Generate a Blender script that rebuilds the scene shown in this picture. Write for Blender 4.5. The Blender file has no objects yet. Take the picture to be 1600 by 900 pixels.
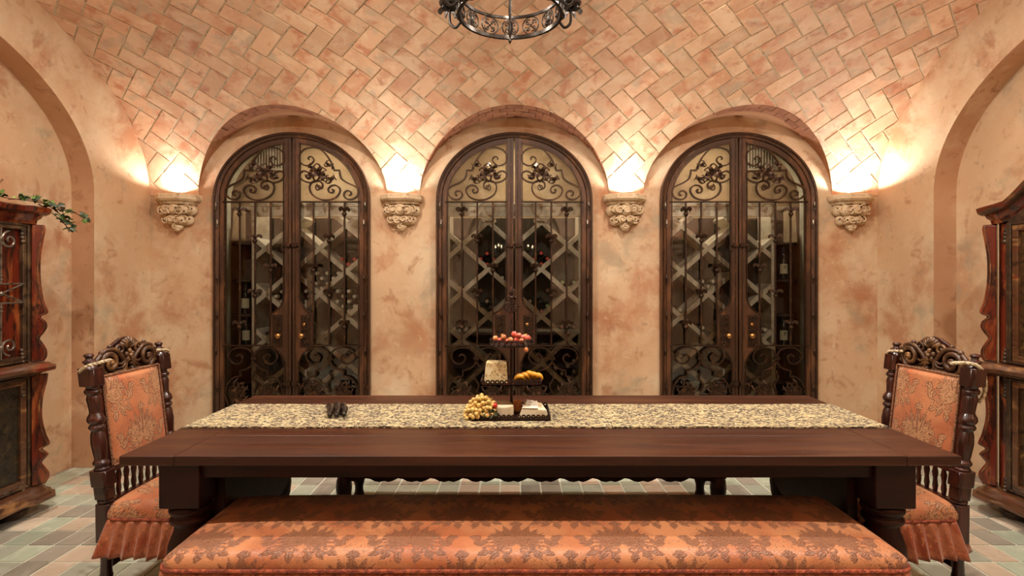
import bpy, math, random
import numpy as np
from mathutils import Vector, Matrix
PI = math.pi
sin, cos, sqrt = math.sin, math.cos, math.sqrt
S = bpy.context.scene
COL = S.collection
# ---------------------------------------------------------------- camera, exposure, lights
FPX, HX, HY, CZ = 850.0, 803.0, 437.0, 1.404
cam = bpy.data.objects.new('camera', bpy.data.cameras.new('camera'))
COL.objects.link(cam)
cam.location = (0, 0, CZ)
cam.rotation_euler = (PI/2, 0, 0)
cam.data.sensor_width = 36
cam.data.lens = FPX/1600*36
cam.data.shift_x = -3/1600
cam.data.shift_y = -13/1600
cam.data.clip_start = 0.02
S.camera = cam
S.view_settings.view_transform = 'Standard'
S.view_settings.look = 'None'
S.view_settings.gamma = 1
S.view_settings.use_curve_mapping = False
S.view_settings.exposure = -0.10
w = bpy.data.worlds.new('world'); S.world = w
w.use_nodes = True
w.node_tree.nodes['Background'].inputs[0].default_value = (0.02, 0.015, 0.01, 1)
w.node_tree.nodes['Background'].inputs[1].default_value = 1.0
WARM = (1.0, 0.92, 0.82)
S.cycles.sample_clamp_indirect = 3.0
S.cycles.caustics_reflective = False
S.cycles.caustics_refractive = False
def lamp(name, kind, loc, energy, color=WARM, size=0.1, rot=(0, 0, 0), spot=None, blend=0.5):
    l = bpy.data.lights.new(name, kind); l.energy = energy; l.color = color
    if kind == 'AREA': l.shape = 'DISK'; l.size = size
    elif kind == 'SPOT': l.spot_size = spot; l.spot_blend = blend; l.shadow_soft_size = size
    else: l.shadow_soft_size = size
    o = bpy.data.objects.new(name, l); COL.objects.link(o)
    o.location = loc; o.rotation_euler = rot
    return o
# recessed ceiling lamps of the room (their trims are built with the ceiling)
DOWN = [(-1.9, 1.75), (0.1, 1.75), (2.0, 1.75), (-1.2, 3.0), (1.35, 3.0)]
DOWN_E = [58, 52, 58, 42, 42]
# lamps of the wine cellar behind the doors
CELL = [-1.9, 0.0, 1.93]
CELL_E = 11.0
CORB_E = 7.0      # uplight on each corbel
CAND_E = 1.5      # each candle bulb of the chandelier
# ---------------------------------------------------------------- helpers
def rnd(seed): return random.Random(seed)
ORG = {}
class MB:
    def __init__(s): s.v = []; s.f = []
    def add(s, vs, fs):
        n = len(s.v); s.v += [tuple(p) for p in vs]; s.f += [tuple(i+n for i in f) for f in fs]; return s
    def merge(s, o, M=None):
        s.add([(M @ Vector(p)) if M else p for p in o.v], o.f); return s
    def box(s, x0, x1, y0, y1, z0, z1, M=None):
        vs = [(x, y, z) for x in (x0, x1) for y in (y0, y1) for z in (z0, z1)]
        fs = [(0,1,3,2),(4,6,7,5),(0,4,5,1),(2,3,7,6),(0,2,6,4),(1,5,7,3)]
        if M: vs = [M @ Vector(p) for p in vs]
        return s.add(vs, fs)
    def lathe(s, prof, c=(0,0,0), n=16, M=None, sy=1.0):
        vs = []; fs = []
        for r, z in prof:
            for k in range(n):
                t = 2*PI*k/n; vs.append((r*cos(t), r*sin(t)*sy, z))
        for i in range(len(prof)-1):
            for k in range(n):
                k2 = (k+1) % n
                fs.append((i*n+k, i*n+k2, (i+1)*n+k2, (i+1)*n+k))
        fs.append(tuple(range(n))[::-1]); fs.append(tuple((len(prof)-1)*n+k for k in range(n)))
        vs = [(M @ Vector(p)) if M else Vector(p) for p in vs]
        return s.add([p+Vector(c) for p in vs], fs)
    def ball(s, c, r, n=10, m=6, M=None):
        if not hasattr(r, '__len__'): r = (r, r, r)
        prof = [(max(sin(PI*i/m), 0.02), -cos(PI*i/m)) for i in range(m+1)]
        D = Matrix.Diagonal((r[0], r[1], r[2], 1))
        if M: D = M @ D
        return s.lathe(prof, c, n, D)
    def tube(s, pts, r, n=6, flat=None, up=None, closed=False, taper=None):
        """sweep a round (or flat x up, rectangular) section along pts"""
        P = [Vector(p) for p in pts]; N = len(P)
        if N < 2: return s
        T = []
        for i in range(N):
            a = P[(i-1) % N] if (closed or i > 0) else P[i]
            b = P[(i+1) % N] if (closed or i < N-1) else P[i]
            d = b-a
            T.append(d.normalized() if d.length > 1e-9 else Vector((0,0,1)))
        if up is None:
            u = T[0].orthogonal().normalized()
        vs = []; fs = []
        for i in range(N):
            t = T[i]
            if up is not None:
                a = Vector(up); b = t.cross(a)
                b = b.normalized() if b.length > 1e-6 else t.orthogonal().normalized()
            else:
                u = (u - t*u.dot(t)); u = u.normalized() if u.length > 1e-6 else t.orthogonal().normalized()
                a = u; b = t.cross(a)
            k_ = taper(i/(N-1)) if taper else 1.0
            if flat:
                h, wd = flat[0]*k_, flat[1]*k_
                ring = [a*h+b*wd, a*h-b*wd, -a*h-b*wd, -a*h+b*wd]
            else:
                ring = [a*(r*k_*cos(2*PI*k/n))+b*(r*k_*sin(2*PI*k/n)) for k in range(n)]
            vs += [P[i]+q for q in ring]
        m = len(ring)
        rng = range(N if closed else N-1)
        for i in rng:
            j = (i+1) % N
            for k in range(m):
                k2 = (k+1) % m
                fs.append((i*m+k, i*m+k2, j*m+k2, j*m+k))
        if not closed:
            fs.append(tuple(range(m))[::-1]); fs.append(tuple((N-1)*m+k for k in range(m)))
        return s.add(vs, fs)
    def prism(s, poly, d0, d1, axis='y'):
        """extrude 2-D polygon; axis y: poly=(x,z); axis x: poly=(y,z); axis z: poly=(x,y)"""
        n = len(poly)
        def mk(p, d): return {'y': (p[0], d, p[1]), 'x': (d, p[0], p[1]), 'z': (p[0], p[1], d)}[axis]
        vs = [mk(p, d0) for p in poly]+[mk(p, d1) for p in poly]
        fs = [tuple(range(n)), tuple(range(2*n-1, n-1, -1))]
        fs += [(i, (i+1) % n, n+(i+1) % n, n+i) for i in range(n)]
        return s.add(vs, fs)
    def grid(s, P, nu, nv, wrap=False):
        """P(i,j) for i in 0..nu, j in 0..nv"""
        vs = [P(i, j) for i in range(nu+1) for j in range(nv+1)]
        fs = [(i*(nv+1)+j, (i+1)*(nv+1)+j, (i+1)*(nv+1)+j+1, i*(nv+1)+j+1) for i in range(nu) for j in range(nv)]
        return s.add(vs, fs)
    def build(s, name, mat, parent=None, smooth=False, bevel=0, T=None, seg=1, fixn=True):
        org = ORG.get(parent.name, Vector((0,0,0))) if parent else Vector((0,0,0))
        vs = [Vector(T(*p)) if T else Vector(p) for p in s.v]
        me = bpy.data.meshes.new(name)
        me.from_pydata([tuple(p-org) for p in vs], [], s.f)
        if fixn:
            import bmesh
            bm = bmesh.new(); bm.from_mesh(me); bmesh.ops.recalc_face_normals(bm, faces=bm.faces[:]); bm.to_mesh(me); bm.free()
        me.materials.append(mat)
        o = bpy.data.objects.new(name, me); COL.objects.link(o)
        if parent: o.parent = parent
        ORG[o.name] = org.copy()
        if smooth:
            me.polygons.foreach_set('use_smooth', [True]*len(me.polygons))
            if smooth != 'all':
                try: me.set_sharp_from_angle(angle=math.radians(38))
                except Exception: pass
        if bevel:
            b = o.modifiers.new('bevel', 'BEVEL'); b.width = bevel; b.segments = seg; b.limit_method = 'ANGLE'
        return o
def tag(o, label=None, cat=None, group=None, kind=None):
    if label: o['label'] = label
    if cat: o['category'] = cat
    if group: o['group'] = group
    if kind: o['kind'] = kind
    return o
def thing(name, label, cat, loc=(0,0,0), rz=0, group=None, kind=None):
    o = bpy.data.objects.new(name, None); COL.objects.link(o)
    o.empty_display_size = 0.05
    o.location = loc; o.rotation_euler = (0, 0, rz)
    # parts of unrotated things are written in world space, parts of rotated things in local space
    ORG[o.name] = Vector(loc) if rz == 0 else Vector((0,0,0))
    return tag(o, label, cat, group, kind)
def local(o): ORG[o.name] = Vector((0,0,0)); return o
KIDS = {}
def copy_tree(o, parent=None):
    c = o.copy(); COL.objects.link(c)
    if parent: c.parent = parent
    for ch in list(o.children): copy_tree(ch, c)
    return c
def crom(pts, k=6, closed=False):
    P = [Vector(p) for p in pts]; n = len(P); out = []
    for i in range(n if closed else n-1):
        p0 = P[(i-1) % n] if (closed or i > 0) else P[0]
        p1 = P[i]; p2 = P[(i+1) % n]
        p3 = P[(i+2) % n] if (closed or i < n-2) else P[n-1]
        for j in range(k):
            t = j/k
            out.append(0.5*((2*p1)+(p2-p0)*t+(2*p0-5*p1+4*p2-p3)*t*t+(3*p1-p0-3*p2+p3)*t**3))
    if not closed: out.append(P[-1])
    return out
def spiral(cx, cz, r0, r1, a0, turns, n=None, dz=1.0):
    n = n or int(14*abs(turns))+4
    return [(cx+(r0+(r1-r0)*i/n)*cos(a0+2*PI*turns*i/n), cz+dz*(r0+(r1-r0)*i/n)*sin(a0+2*PI*turns*i/n)) for i in range(n+1)]
# ---------------------------------------------------------------- materials
def lin(c):
    return tuple(((x/255)/12.92 if x/255 <= 0.04045 else ((x/255+0.055)/1.055)**2.4) for x in c)
def mat(name, base, rough=0.6, metal=0.0, layers=(), bump=None, spec=0.5, coat=0, sheen=0, emit=None, rand=0.0,
        coords='Object', stretch=(1,1,1), attr=None, bump2=None, rough2=None):
    m = bpy.data.materials.new(name); m.use_nodes = True
    nt = m.node_tree; N = nt.nodes; L = nt.links
    bs = N['Principled BSDF']
    bs.inputs['Roughness'].default_value = rough; bs.inputs['Metallic'].default_value = metal
    bs.inputs['Specular IOR Level'].default_value = spec
    bs.inputs['Coat Weight'].default_value = coat
    if sheen:
        bs.inputs['Sheen Weight'].default_value = sheen; bs.inputs['Sheen Roughness'].default_value = 0.4
    tc = N.new('ShaderNodeTexCoord'); mp = N.new('ShaderNodeMapping')
    mp.inputs['Scale'].default_value = stretch
    L.new(tc.outputs[coords], mp.inputs['Vector']); vec = mp.outputs[0]
    oi = None
    if rand:
        oi = N.new('ShaderNodeObjectInfo')
        va = N.new('ShaderNodeVectorMath'); va.operation = 'ADD'
        cm = N.new('ShaderNodeMath'); cm.operation = 'MULTIPLY'; cm.inputs[1].default_value = 37.0
        L.new(oi.outputs['Random'], cm.inputs[0]); L.new(vec, va.inputs[0]); L.new(cm.outputs[0], va.inputs[1]); vec = va.outputs[0]
    if attr:
        at = N.new('ShaderNodeAttribute'); at.attribute_name = attr; col = at.outputs['Color']
    else:
        rg = N.new('ShaderNodeRGB'); rg.outputs[0].default_value = (*base, 1); col = rg.outputs[0]
    for ly in layers:
        sc, c, lo, hi = ly[:4]; det = ly[4] if len(ly) > 4 else 5; dis = ly[5] if len(ly) > 5 else 0.5; amt = ly[6] if len(ly) > 6 else 1.0
        nz = N.new('ShaderNodeTexNoise'); nz.inputs['Scale'].default_value = sc; nz.inputs['Detail'].default_value = det
        nz.inputs['Roughness'].default_value = 0.6; nz.inputs['Distortion'].default_value = dis
        ofs = N.new('ShaderNodeVectorMath'); ofs.operation = 'ADD'; ofs.inputs[1].default_value = (sc*3.7, sc*1.3, -sc*2.1)
        L.new(vec, ofs.inputs[0]); L.new(ofs.outputs[0], nz.inputs['Vector'])
        mr = N.new('ShaderNodeMapRange'); mr.interpolation_type = 'SMOOTHSTEP'
        mr.inputs['From Min'].default_value = lo; mr.inputs['From Max'].default_value = hi; mr.inputs['To Max'].default_value = amt
        L.new(nz.outputs['Fac'], mr.inputs['Value'])
        mx = N.new('ShaderNodeMix'); mx.data_type = 'RGBA'
        L.new(mr.outputs[0], mx.inputs['Factor']); L.new(col, mx.inputs[6]); mx.inputs[7].default_value = (*c, 1)
        col = mx.outputs[2]
    if rand:
        hs = N.new('ShaderNodeHueSaturation')
        mr = N.new('ShaderNodeMapRange'); mr.inputs['To Min'].default_value = 1-rand; mr.inputs['To Max'].default_value = 1+rand
        L.new(oi.outputs['Random'], mr.inputs['Value']); L.new(mr.outputs[0], hs.inputs['Value']); L.new(col, hs.inputs['Color']); col = hs.outputs[0]
    L.new(col, bs.inputs['Base Color'])
    prev = None
    for b in (bump, bump2):
        if not b: continue
        sc, st, di = b[:3]
        nz = N.new('ShaderNodeTexNoise'); nz.inputs['Scale'].default_value = sc; nz.inputs['Detail'].default_value = 6; nz.inputs['Roughness'].default_value = 0.65
        L.new(vec, nz.inputs['Vector'])
        bp = N.new('ShaderNodeBump'); bp.inputs['Strength'].default_value = st; bp.inputs['Distance'].default_value = di
        L.new(nz.outputs['Fac'], bp.inputs['Height'])
        if prev: L.new(prev, bp.inputs['Normal'])
        prev = bp.outputs[0]
    if prev: L.new(prev, bs.inputs['Normal'])
    if rough2:
        nz = N.new('ShaderNodeTexNoise'); nz.inputs['Scale'].default_value = rough2[0]
        L.new(vec, nz.inputs['Vector'])
        mr = N.new('ShaderNodeMapRange'); mr.inputs['From Min'].default_value = .3; mr.inputs['From Max'].default_value = .7
        mr.inputs['To Min'].default_value = rough2[1]; mr.inputs['To Max'].default_value = rough2[2]
        L.new(nz.outputs['Fac'], mr.inputs['Value']); L.new(mr.outputs[0], bs.inputs['Roughness'])
    if emit:
        bs.inputs['Emission Color'].default_value = (*emit[0], 1); bs.inputs['Emission Strength'].default_value = emit[1]
    return m
PL = lin((208,174,138))
plaster = mat('plaster', PL, 0.75, layers=[
    (.8, lin((182,134,98)), .44, .64, 8, .3, .9), (1.5, lin((218,196,164)), .47, .64, 9, .25, .85), (2.1, lin((174,118,82)), .50, .68, 9, .3, .72),
    (2.7, lin((168,152,126)), .54, .68, 9, .3, .7), (4.5, lin((210,180,146)), .50, .66, 9, .3, .6), (5.5, lin((160,104,70)), .56, .70, 9, .5, .55), (13, lin((138,112,84)), .60, .72, 9, .5, .4), (17, lin((228,206,174)), .60, .74, 8, .4, .45)],
    bump=(4, .45, .014), bump2=(30, .35, .003), spec=.3)
plaster_o = mat('plaster_orange', lin((192,150,114)), 0.75, layers=[
    (1.8, lin((176,126,92)), .44, .64, 8, .3, .45), (3, lin((212,178,144)), .50, .7, 8, .3, .8), (8, lin((150,104,76)), .56, .7, 7, 1.2, .6)],
    bump=(6, .35, .01), spec=.3)
tile_m = mat('terracotta_tile', lin((212,170,134)), 0.62, layers=[
    (1.2, lin((182,126,92)), .46, .66, 7, .2, .65), (4.5, lin((222,190,156)), .46, .64, 8, .3, .8), (6.5, lin((182,112,76)), .50, .68, 9, .3, .75), (5.2, lin((178,158,132)), .53, .68, 8, .3, .7), (11, lin((160,92,64)), .58, .74, 9, .6, .6), (22, lin((230,202,168)), .58, .74, 7, .4, .4)],
    bump=(12, .5, .007), bump2=(60, .2, .002), rand=.12, spec=.35)
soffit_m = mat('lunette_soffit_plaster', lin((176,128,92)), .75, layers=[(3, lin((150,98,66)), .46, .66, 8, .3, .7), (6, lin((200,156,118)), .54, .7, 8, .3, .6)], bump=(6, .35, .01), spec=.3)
brick_m = mat('arch_brick', lin((158,104,72)), .7, layers=[(5, lin((132,78,50)), .46, .66, 7, .3, .8), (14, lin((182,130,94)), .54, .7, 8, .4, .6)], bump=(16, .5, .006), rand=.12)
grout_m = mat('grout', lin((200,182,152)), .9, layers=[(20, lin((166,146,116)), .5, .65)], bump=(40, .5, .004))
floor_g = [mat('floor_tile_'+n, lin(c), .42, layers=[(5, lin(c2), .48, .66, 6, 1, .8), (14, lin(c3), .56, .7, 6, 1, .6)], bump=(14, .35, .004), rand=.14, spec=.4, rough2=(8, .3, .6))
    for n, c, c2, c3 in [('grey', (172,176,158), (190,194,176), (146,142,126)), ('terracotta', (198,180,158), (214,198,176), (176,154,134)), ('slate', (156,150,136), (176,168,154), (132,124,112)), ('sage', (180,190,168), (204,208,188), (158,162,142))]]
fgrout = mat('floor_grout', lin((214,216,198)), .9, bump=(50, .4, .002))
iron = mat('bronzed_iron', lin((64,45,31)), .42, .65, layers=[(18, lin((118,80,50)), .52, .7, 5, .4, .7), (45, lin((38,24,16)), .5, .7)], bump=(60, .3, .002))
door_m = mat('bronze_brown_frame', lin((64,39,22)), .42, .05, layers=[(6, lin((104,66,40)), .48, .66, 6, .5), (30, lin((52,32,20)), .54, .7)], bump=(70, .2, .001), stretch=(1,1,.25))
brass = mat('worn_brass', lin((176,126,74)), .35, .9, bump=(60, .3, .002))
holeshade = mat('painted_hole_shade', (0.006,0.004,0.003), .9)  # near-black colour painted for the shade inside holes
rackw = mat('rack_wood', lin((214,202,178)), .6, layers=[(5, lin((180,166,140)), .45, .65), (22, lin((224,214,192)), .55, .7)], stretch=(1,1,1), bump=(40, .2, .002))
rackd = mat('rack_wood_dark', lin((78,58,40)), .6, layers=[(6, lin((54,38,26)), .45, .65)], bump=(40, .2, .002))
cellar_m = mat('cellar_plaster', lin((180,152,114)), .8, layers=[(1.5, lin((152,124,88)), .45, .65), (3, lin((196,172,136)), .52, .68), (6, lin((134,116,84)), .56, .7, 6, 1, .6)], bump=(6, .3, .01))
stone_m = mat('cast_stone', lin((214,188,152)), .75, layers=[(12, lin((176,146,112)), .48, .66), (30, lin((232,212,180)), .55, .7)], bump=(40, .5, .004))
wood_d = mat('dark_walnut', lin((36,9,5)), .46, layers=[(3, lin((54,20,11)), .45, .66, 7, .6), (10, lin((24,7,5)), .52, .7)], stretch=(.35,3,3), bump=(16, .15, .002), spec=.25)
wood_top = mat('table_top_wood', lin((58,28,14)), .40, layers=[(2.5, lin((82,44,25)), .46, .66, 8, .7, .8), (8, lin((42,18,10)), .52, .68, 8, .4, .8), (26, lin((124,72,42)), .6, .75, 5, .3, .4)], stretch=(.22,3.2,3), bump=(14, .2, .002), spec=.35, rough2=(3, .30, .5))
wood_c = mat('chair_walnut', lin((48,20,14)), .3, layers=[(6, lin((74,32,20)), .46, .66, 7, .6), (20, lin((30,12,9)), .52, .7)], stretch=(3,3,.5), bump=(30, .15, .002), coat=.2)
carve_m = mat('carved_gilt_walnut', lin((74,46,26)), .38, layers=[(14, lin((134,96,56)), .48, .66), (30, lin((42,24,14)), .5, .68)], bump=(50, .4, .003), coat=.15)
cab_m = mat('red_mahogany', lin((92,30,14)), .26, layers=[(6, lin((146,78,40)), .46, .62, 7, .5, .85), (8, lin((38,16,10)), .46, .60, 7, .5, .95), (26, lin((170,106,60)), .64, .76, 5, .3, .6)], stretch=(2,2,.5), bump=(24, .2, .002), coat=.3)  # orange-brown and near-black mottling also paints in gloss highlights and dark gradients
cab_d = mat('dark_aged_wood', lin((56,38,24)), .38, layers=[(8, lin((96,72,46)), .5, .68), (24, lin((26,18,12)), .5, .68)], bump=(40, .6, .006), coat=.2)
cab_g = mat('worn_gilt_moulding', lin((84,52,32)), .3, layers=[(7, lin((146,104,64)), .52, .68), (16, lin((48,28,18)), .52, .68), (5, lin((110,36,18)), .56, .7)], stretch=(2,.6,2), bump=(34, .3, .003), coat=.3)
gold_leather = mat('embossed_leather', lin((76,54,30)), .34, .35, layers=[(16, lin((124,94,50)), .5, .68), (30, lin((34,22,12)), .48, .66)], bump=(30, .5, .008))
pewter = mat('pewter_iron', lin((140,130,116)), .35, .8, layers=[(20, lin((82,74,64)), .48, .68)], bump=(60, .3, .002))
chand_m = mat('chandelier_iron', lin((50,44,40)), .3, .75, layers=[(30, lin((96,88,80)), .52, .7)], bump=(70, .3, .002))
candle_m = mat('candle_sleeve', lin((236,222,190)), .5)
bulb_m = mat('lit_bulb', (1,.8,.5), .4, emit=((1,.78,.48), 22))
lens_m = mat('lamp_lens', (1,.9,.75), .4, emit=((1,.84,.62), 12))
white_trim = mat('lamp_trim', lin((206,180,150)), .5)
cord_m = mat('twisted_cord', lin((120,52,34)), .7, layers=[(60, lin((168,84,52)), .45, .6)], bump=(120, .6, .003))
rope_m = mat('cream_rope', lin((206,190,158)), .75, layers=[(70, lin((130,108,80)), .48, .62)], bump=(120, .6, .003))
gimp_m = mat('gimp_braid', lin((150,104,74)), .7, layers=[(150, lin((80,52,36)), .45, .6)], bump=(200, .6, .002))
FAB = lin((190,120,76)); MOT = lin((98,56,34))
skirt_m = mat('skirt_fabric', lin((166,98,66)), .48, sheen=.4, layers=[(9, lin((150,70,38)), .46, .62), (24, lin((198,122,78)), .54, .68, 4, 2), (70, lin((120,60,34)), .55, .7)], bump=(60, .4, .004))
runner_m = mat('chenille_runner', lin((186,166,118)), .9, layers=[(70, lin((52,36,20)), .42, .52, 2, .2, .95), (9, lin((100,72,44)), .48, .66, 4, .5, .5), (120, lin((222,208,164)), .54, .60, 2, 0, .9)], stretch=(.6,.9,1), bump=(90, 1.0, .008), sheen=.3)
tray_m = mat('rusted_tray_iron', lin((44,26,20)), .5, .5, layers=[(30, lin((84,40,26)), .5, .68)], bump=(80, .4, .002))
ivy_m = mat('ivy_leaf', lin((86,120,52)), .45, layers=[(14, lin((150,172,92)), .5, .66), (30, lin((48,76,36)), .52, .68)], rand=.3)
ivyd_m = mat('ivy_leaf_dark', lin((44,62,36)), .45, layers=[(20, lin((96,112,70)), .55, .7)], rand=.3)
twig_m = mat('ivy_twig', lin((92,54,36)), .7)
def glass_mat(name, tint=(1,1,1), ior=1.6):
    m = bpy.data.materials.new(name); m.use_nodes = True
    nt = m.node_tree; N = nt.nodes; L = nt.links
    N.remove(N['Principled BSDF'])
    tr = N.new('ShaderNodeBsdfTransparent'); tr.inputs[0].default_value = (*tint, 1)
    gl = N.new('ShaderNodeBsdfGlossy'); gl.inputs['Roughness'].default_value = 0.02
    fr = N.new('ShaderNodeFresnel'); fr.inputs[0].default_value = ior
    mx = N.new('ShaderNodeMixShader')
    L.new(fr.outputs[0], mx.inputs[0]); L.new(tr.outputs[0], mx.inputs[1]); L.new(gl.outputs[0], mx.inputs[2])
    L.new(mx.outputs[0], N['Material Output'].inputs[0])
    return m
pane_m = glass_mat('door_glass', (1,1,.98), 1.58)
hall_m = mat('hall_plaster', lin((96,84,64)), .85, layers=[(2, lin((76,64,48)), .45, .65)])
reveal_m = mat('pale_reveal_plaster', lin((208,200,176)), .8, layers=[(5, lin((188,178,150)), .45, .65)], bump=(12, .3, .004))
rackshade_m = mat('rack_shade_olive', lin((58,48,33)), .6, layers=[(4, lin((52,42,28)), .42, .65, 6, .6), (12, lin((88,78,56)), .54, .7)], stretch=(4,1,.6), bump=(30, .2, .002))  # dark olive colour stands in for the shade deep in the racks
leather_d = mat('dark_tooled_leather', lin((46,38,26)), .34, .2, layers=[(12, lin((74,58,34)), .52, .7), (30, lin((26,20,13)), .48, .66)], bump=(30, .5, .006))
def setcol(o, cols):
    me = o.data
    a = me.color_attributes.new('Col', 'FLOAT_COLOR', 'POINT')
    a.data.foreach_set('color', np.asarray(cols, dtype=np.float32).ravel())
def damask_material(nm, cm, cg1, cg2):
    m = bpy.data.materials.new(nm); m.use_nodes = True
    nt = m.node_tree; N = nt.nodes; L = nt.links; bs = N['Principled BSDF']
    bs.inputs['Roughness'].default_value = .42; bs.inputs['Sheen Weight'].default_value = .12
    tc = N.new('ShaderNodeTexCoord'); at = N.new('ShaderNodeAttribute'); at.attribute_name = 'Col'
    sp = N.new('ShaderNodeSeparateColor'); L.new(at.outputs['Color'], sp.inputs[0])
    def noise(sc, det, dis):
        n = N.new('ShaderNodeTexNoise'); n.inputs['Scale'].default_value = sc; n.inputs['Detail'].default_value = det; n.inputs['Distortion'].default_value = dis
        L.new(tc.outputs['Object'], n.inputs['Vector']); return n.outputs['Fac']
    def rng(v, a, b, c=0, d=1):
        r = N.new('ShaderNodeMapRange'); r.interpolation_type = 'SMOOTHSTEP'
        for k, x in zip(('From Min', 'From Max', 'To Min', 'To Max'), (a, b, c, d)): r.inputs[k].default_value = x
        L.new(v, r.inputs['Value']); return r.outputs[0]
    def math_(op, a, b):
        n = N.new('ShaderNodeMath'); n.operation = op
        for k, x in enumerate((a, b)):
            if isinstance(x, (int, float)): n.inputs[k].default_value = x
            else: L.new(x, n.inputs[k])
        return n.outputs[0]
    def mix(f, a, b):
        n = N.new('ShaderNodeMix'); n.data_type = 'RGBA'
        L.new(f, n.inputs['Factor'])
        for k, x in ((6, a), (7, b)):
            if isinstance(x, tuple): n.inputs[k].default_value = (*x, 1)
            else: L.new(x, n.inputs[k])
        return n.outputs[2]
    squig = rng(math_('ABSOLUTE', math_('SUBTRACT', noise(62, 2, 2.2), .5), 0), .012, .05, 1, 0)
    fill = rng(noise(9, 3, .5), .44, .56)
    ground = mix(rng(noise(5, 3, .4), .4, .65), lin(cg1), lin(cg2))
    ground = mix(math_('MULTIPLY', math_('MULTIPLY', squig, fill), .75), ground, lin((120, 70, 42)))
    motif = mix(squig, lin(cm), lin((96, 58, 36)))
    c = mix(sp.outputs[0], ground, motif)
    c = mix(math_('MULTIPLY', sp.outputs[1], .85), c, lin((98, 54, 32)))
    L.new(c, bs.inputs['Base Color'])
    b = N.new('ShaderNodeBump'); b.inputs['Strength'].default_value = .35; b.inputs['Distance'].default_value = .003
    h = math_('SUBTRACT', math_('ADD', sp.outputs[0], math_('MULTIPLY', noise(160, 3, 0), .4)), math_('ADD', math_('MULTIPLY', squig, .6), sp.outputs[1]))
    L.new(h, b.inputs['Height']); L.new(b.outputs[0], bs.inputs['Normal'])
    return m
damask = damask_material('damask_fabric_bench', (140, 90, 58), (190, 126, 82), (172, 100, 60))
damask_c = damask_material('damask_fabric_chair', (192, 142, 100), (190, 124, 82), (176, 98, 60))  # paler motif colour stands in for the satin sheen on the chairs
MARG = 1.0
# ---- damask ornament: evaluated per vertex (u across, v up), in metres
def petal(U, V, cx, cy, ang, L, W, ser=5):
    a = math.radians(ang); dx = U-cx; dy = V-cy
    p = (dx*cos(a)+dy*sin(a))/L; q = (-dx*sin(a)+dy*cos(a))/W
    pc = np.clip(p, 0, 1)
    wd = np.sin(PI*pc**0.8)*(0.75+0.3*np.abs(np.sin(ser*PI*pc)))
    return (p > -.03*(MARG > 1)) & (p < 1+.05*(MARG > 1)) & (np.abs(q) < wd*MARG+(.12 if MARG > 1 else 0)) & ((np.abs(q) > 0.16*np.sin(PI*pc*0.9)) | (MARG > 1))
def curl(U, V, cx, cy, r0, r1, a0, turns, t):
    pts = spiral(cx, cy, r0, r1, math.radians(a0), turns, 20)
    m = np.zeros_like(U, dtype=bool)
    for i, (x, y) in enumerate(pts):
        m |= (U-x)**2+(V-y)**2 < (t*(1-.5*i/20)*(1.4 if MARG > 1 else 1))**2
    return m
def damask_mask(u, v, PW=0.36, PH=0.44, fab=FAB, mot=MOT, u0=0, v0=0):
    u = u-u0; v = v-v0
    row = np.floor(v/PH)
    U = u; V = v-row*PH
    out = np.zeros_like(u, dtype=bool)
    for sh, base in ((0, 0.03), (0.5, 0.03-PH/2), (0.5, 0.03+PH/2), (0, .03+PH), (0, .03-PH)):
        X = U-sh*PW; X = np.abs(X-np.round(X/PW)*PW)/PW*0.36; Y = (V-base)/PH*0.44
        m = np.zeros_like(out)
        for ang, L in ((90, .135), (72, .125), (56, .112), (40, .10), (22, .088), (4, .07), (-18, .05)):
            m |= petal(X, Y, 0.004, .02, ang, L*1.12, .0125)
            if ang < 90: m |= petal(X, Y, 0.012+.035*cos(math.radians(ang)), .02+.035*sin(math.radians(ang)), ang-30, L*.6, .009, 3)
        m |= petal(X, Y, .0, .165, 80, .03, .012, 2) | petal(X, Y, .0, .165, 20, .026, .010, 2)
        m |= curl(X, Y, .030, -.022, .024, .006, 60, -1.1, .0055)
        m |= curl(X, Y, .088, -.012, .028, .007, 200, 1.2, .0055)
        for ang, px, py, L in ((120, .125, .005, .06), (95, .135, .03, .05), (60, .115, .0, .055), (150, .10, .06, .045), (-60, .06, -.03, .05), (-100, .035, -.04, .05), (200, .16, .07, .04), (-30, .09, -.03, .045)):
            m |= petal(X, Y, px, py, ang, L, .011, 3)
        out |= m
    return out
def damask_cols(u, v, PW=0.36, PH=0.44, u0=0, v0=0):
    """red channel: inside of the woven motif; green channel: its dark outline"""
    global MARG
    MARG = 1.0; a = damask_mask(u, v, PW, PH, u0=u0, v0=v0)
    MARG = 1.28; b = damask_mask(u, v, PW, PH, u0=u0, v0=v0)
    c = np.zeros((len(u), 4), dtype=np.float32); c[:, 3] = 1
    c[:, 0] = a; c[:, 1] = b & ~a
    return c, a
# ================================================================ ROOM SHELL
YB, YF = 4.70, -0.20           # far wall with the cellar doors, near wall behind the camera
XW = 3.14                      # end walls
DC, VA, VB, ZS = 2.25, 2.45, 1.32, 2.13     # vault: centre, half span, rise, springing
LW, LR = 0.815, 0.68           # lunette half width and rise
KX = YB/FPX
LC = [(458-803)*KX, 0.003, (1152-803)*KX]   # centres of the lunettes and doors
NT = 2000
_th = np.linspace(0, PI, NT+1)
_ds = np.sqrt((VA*np.sin(_th[:-1]+PI/NT/2))**2+(VB*np.cos(_th[:-1]+PI/NT/2))**2)*PI/NT
_S = np.concatenate([[0], np.cumsum(_ds)]); SM = float(_S[-1])
def th_of_s(s): return float(np.interp(s, _S, _th))
def s_of_th(t): return float(np.interp(t, _th, _S))
def vpt(x, s, off=0.0):
    t = th_of_s(s)
    n = Vector((0, -cos(t)/VA, -sin(t)/VB)).normalized()
    return Vector((x, DC+VA*cos(t), ZS+VB*sin(t)))+n*off
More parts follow.
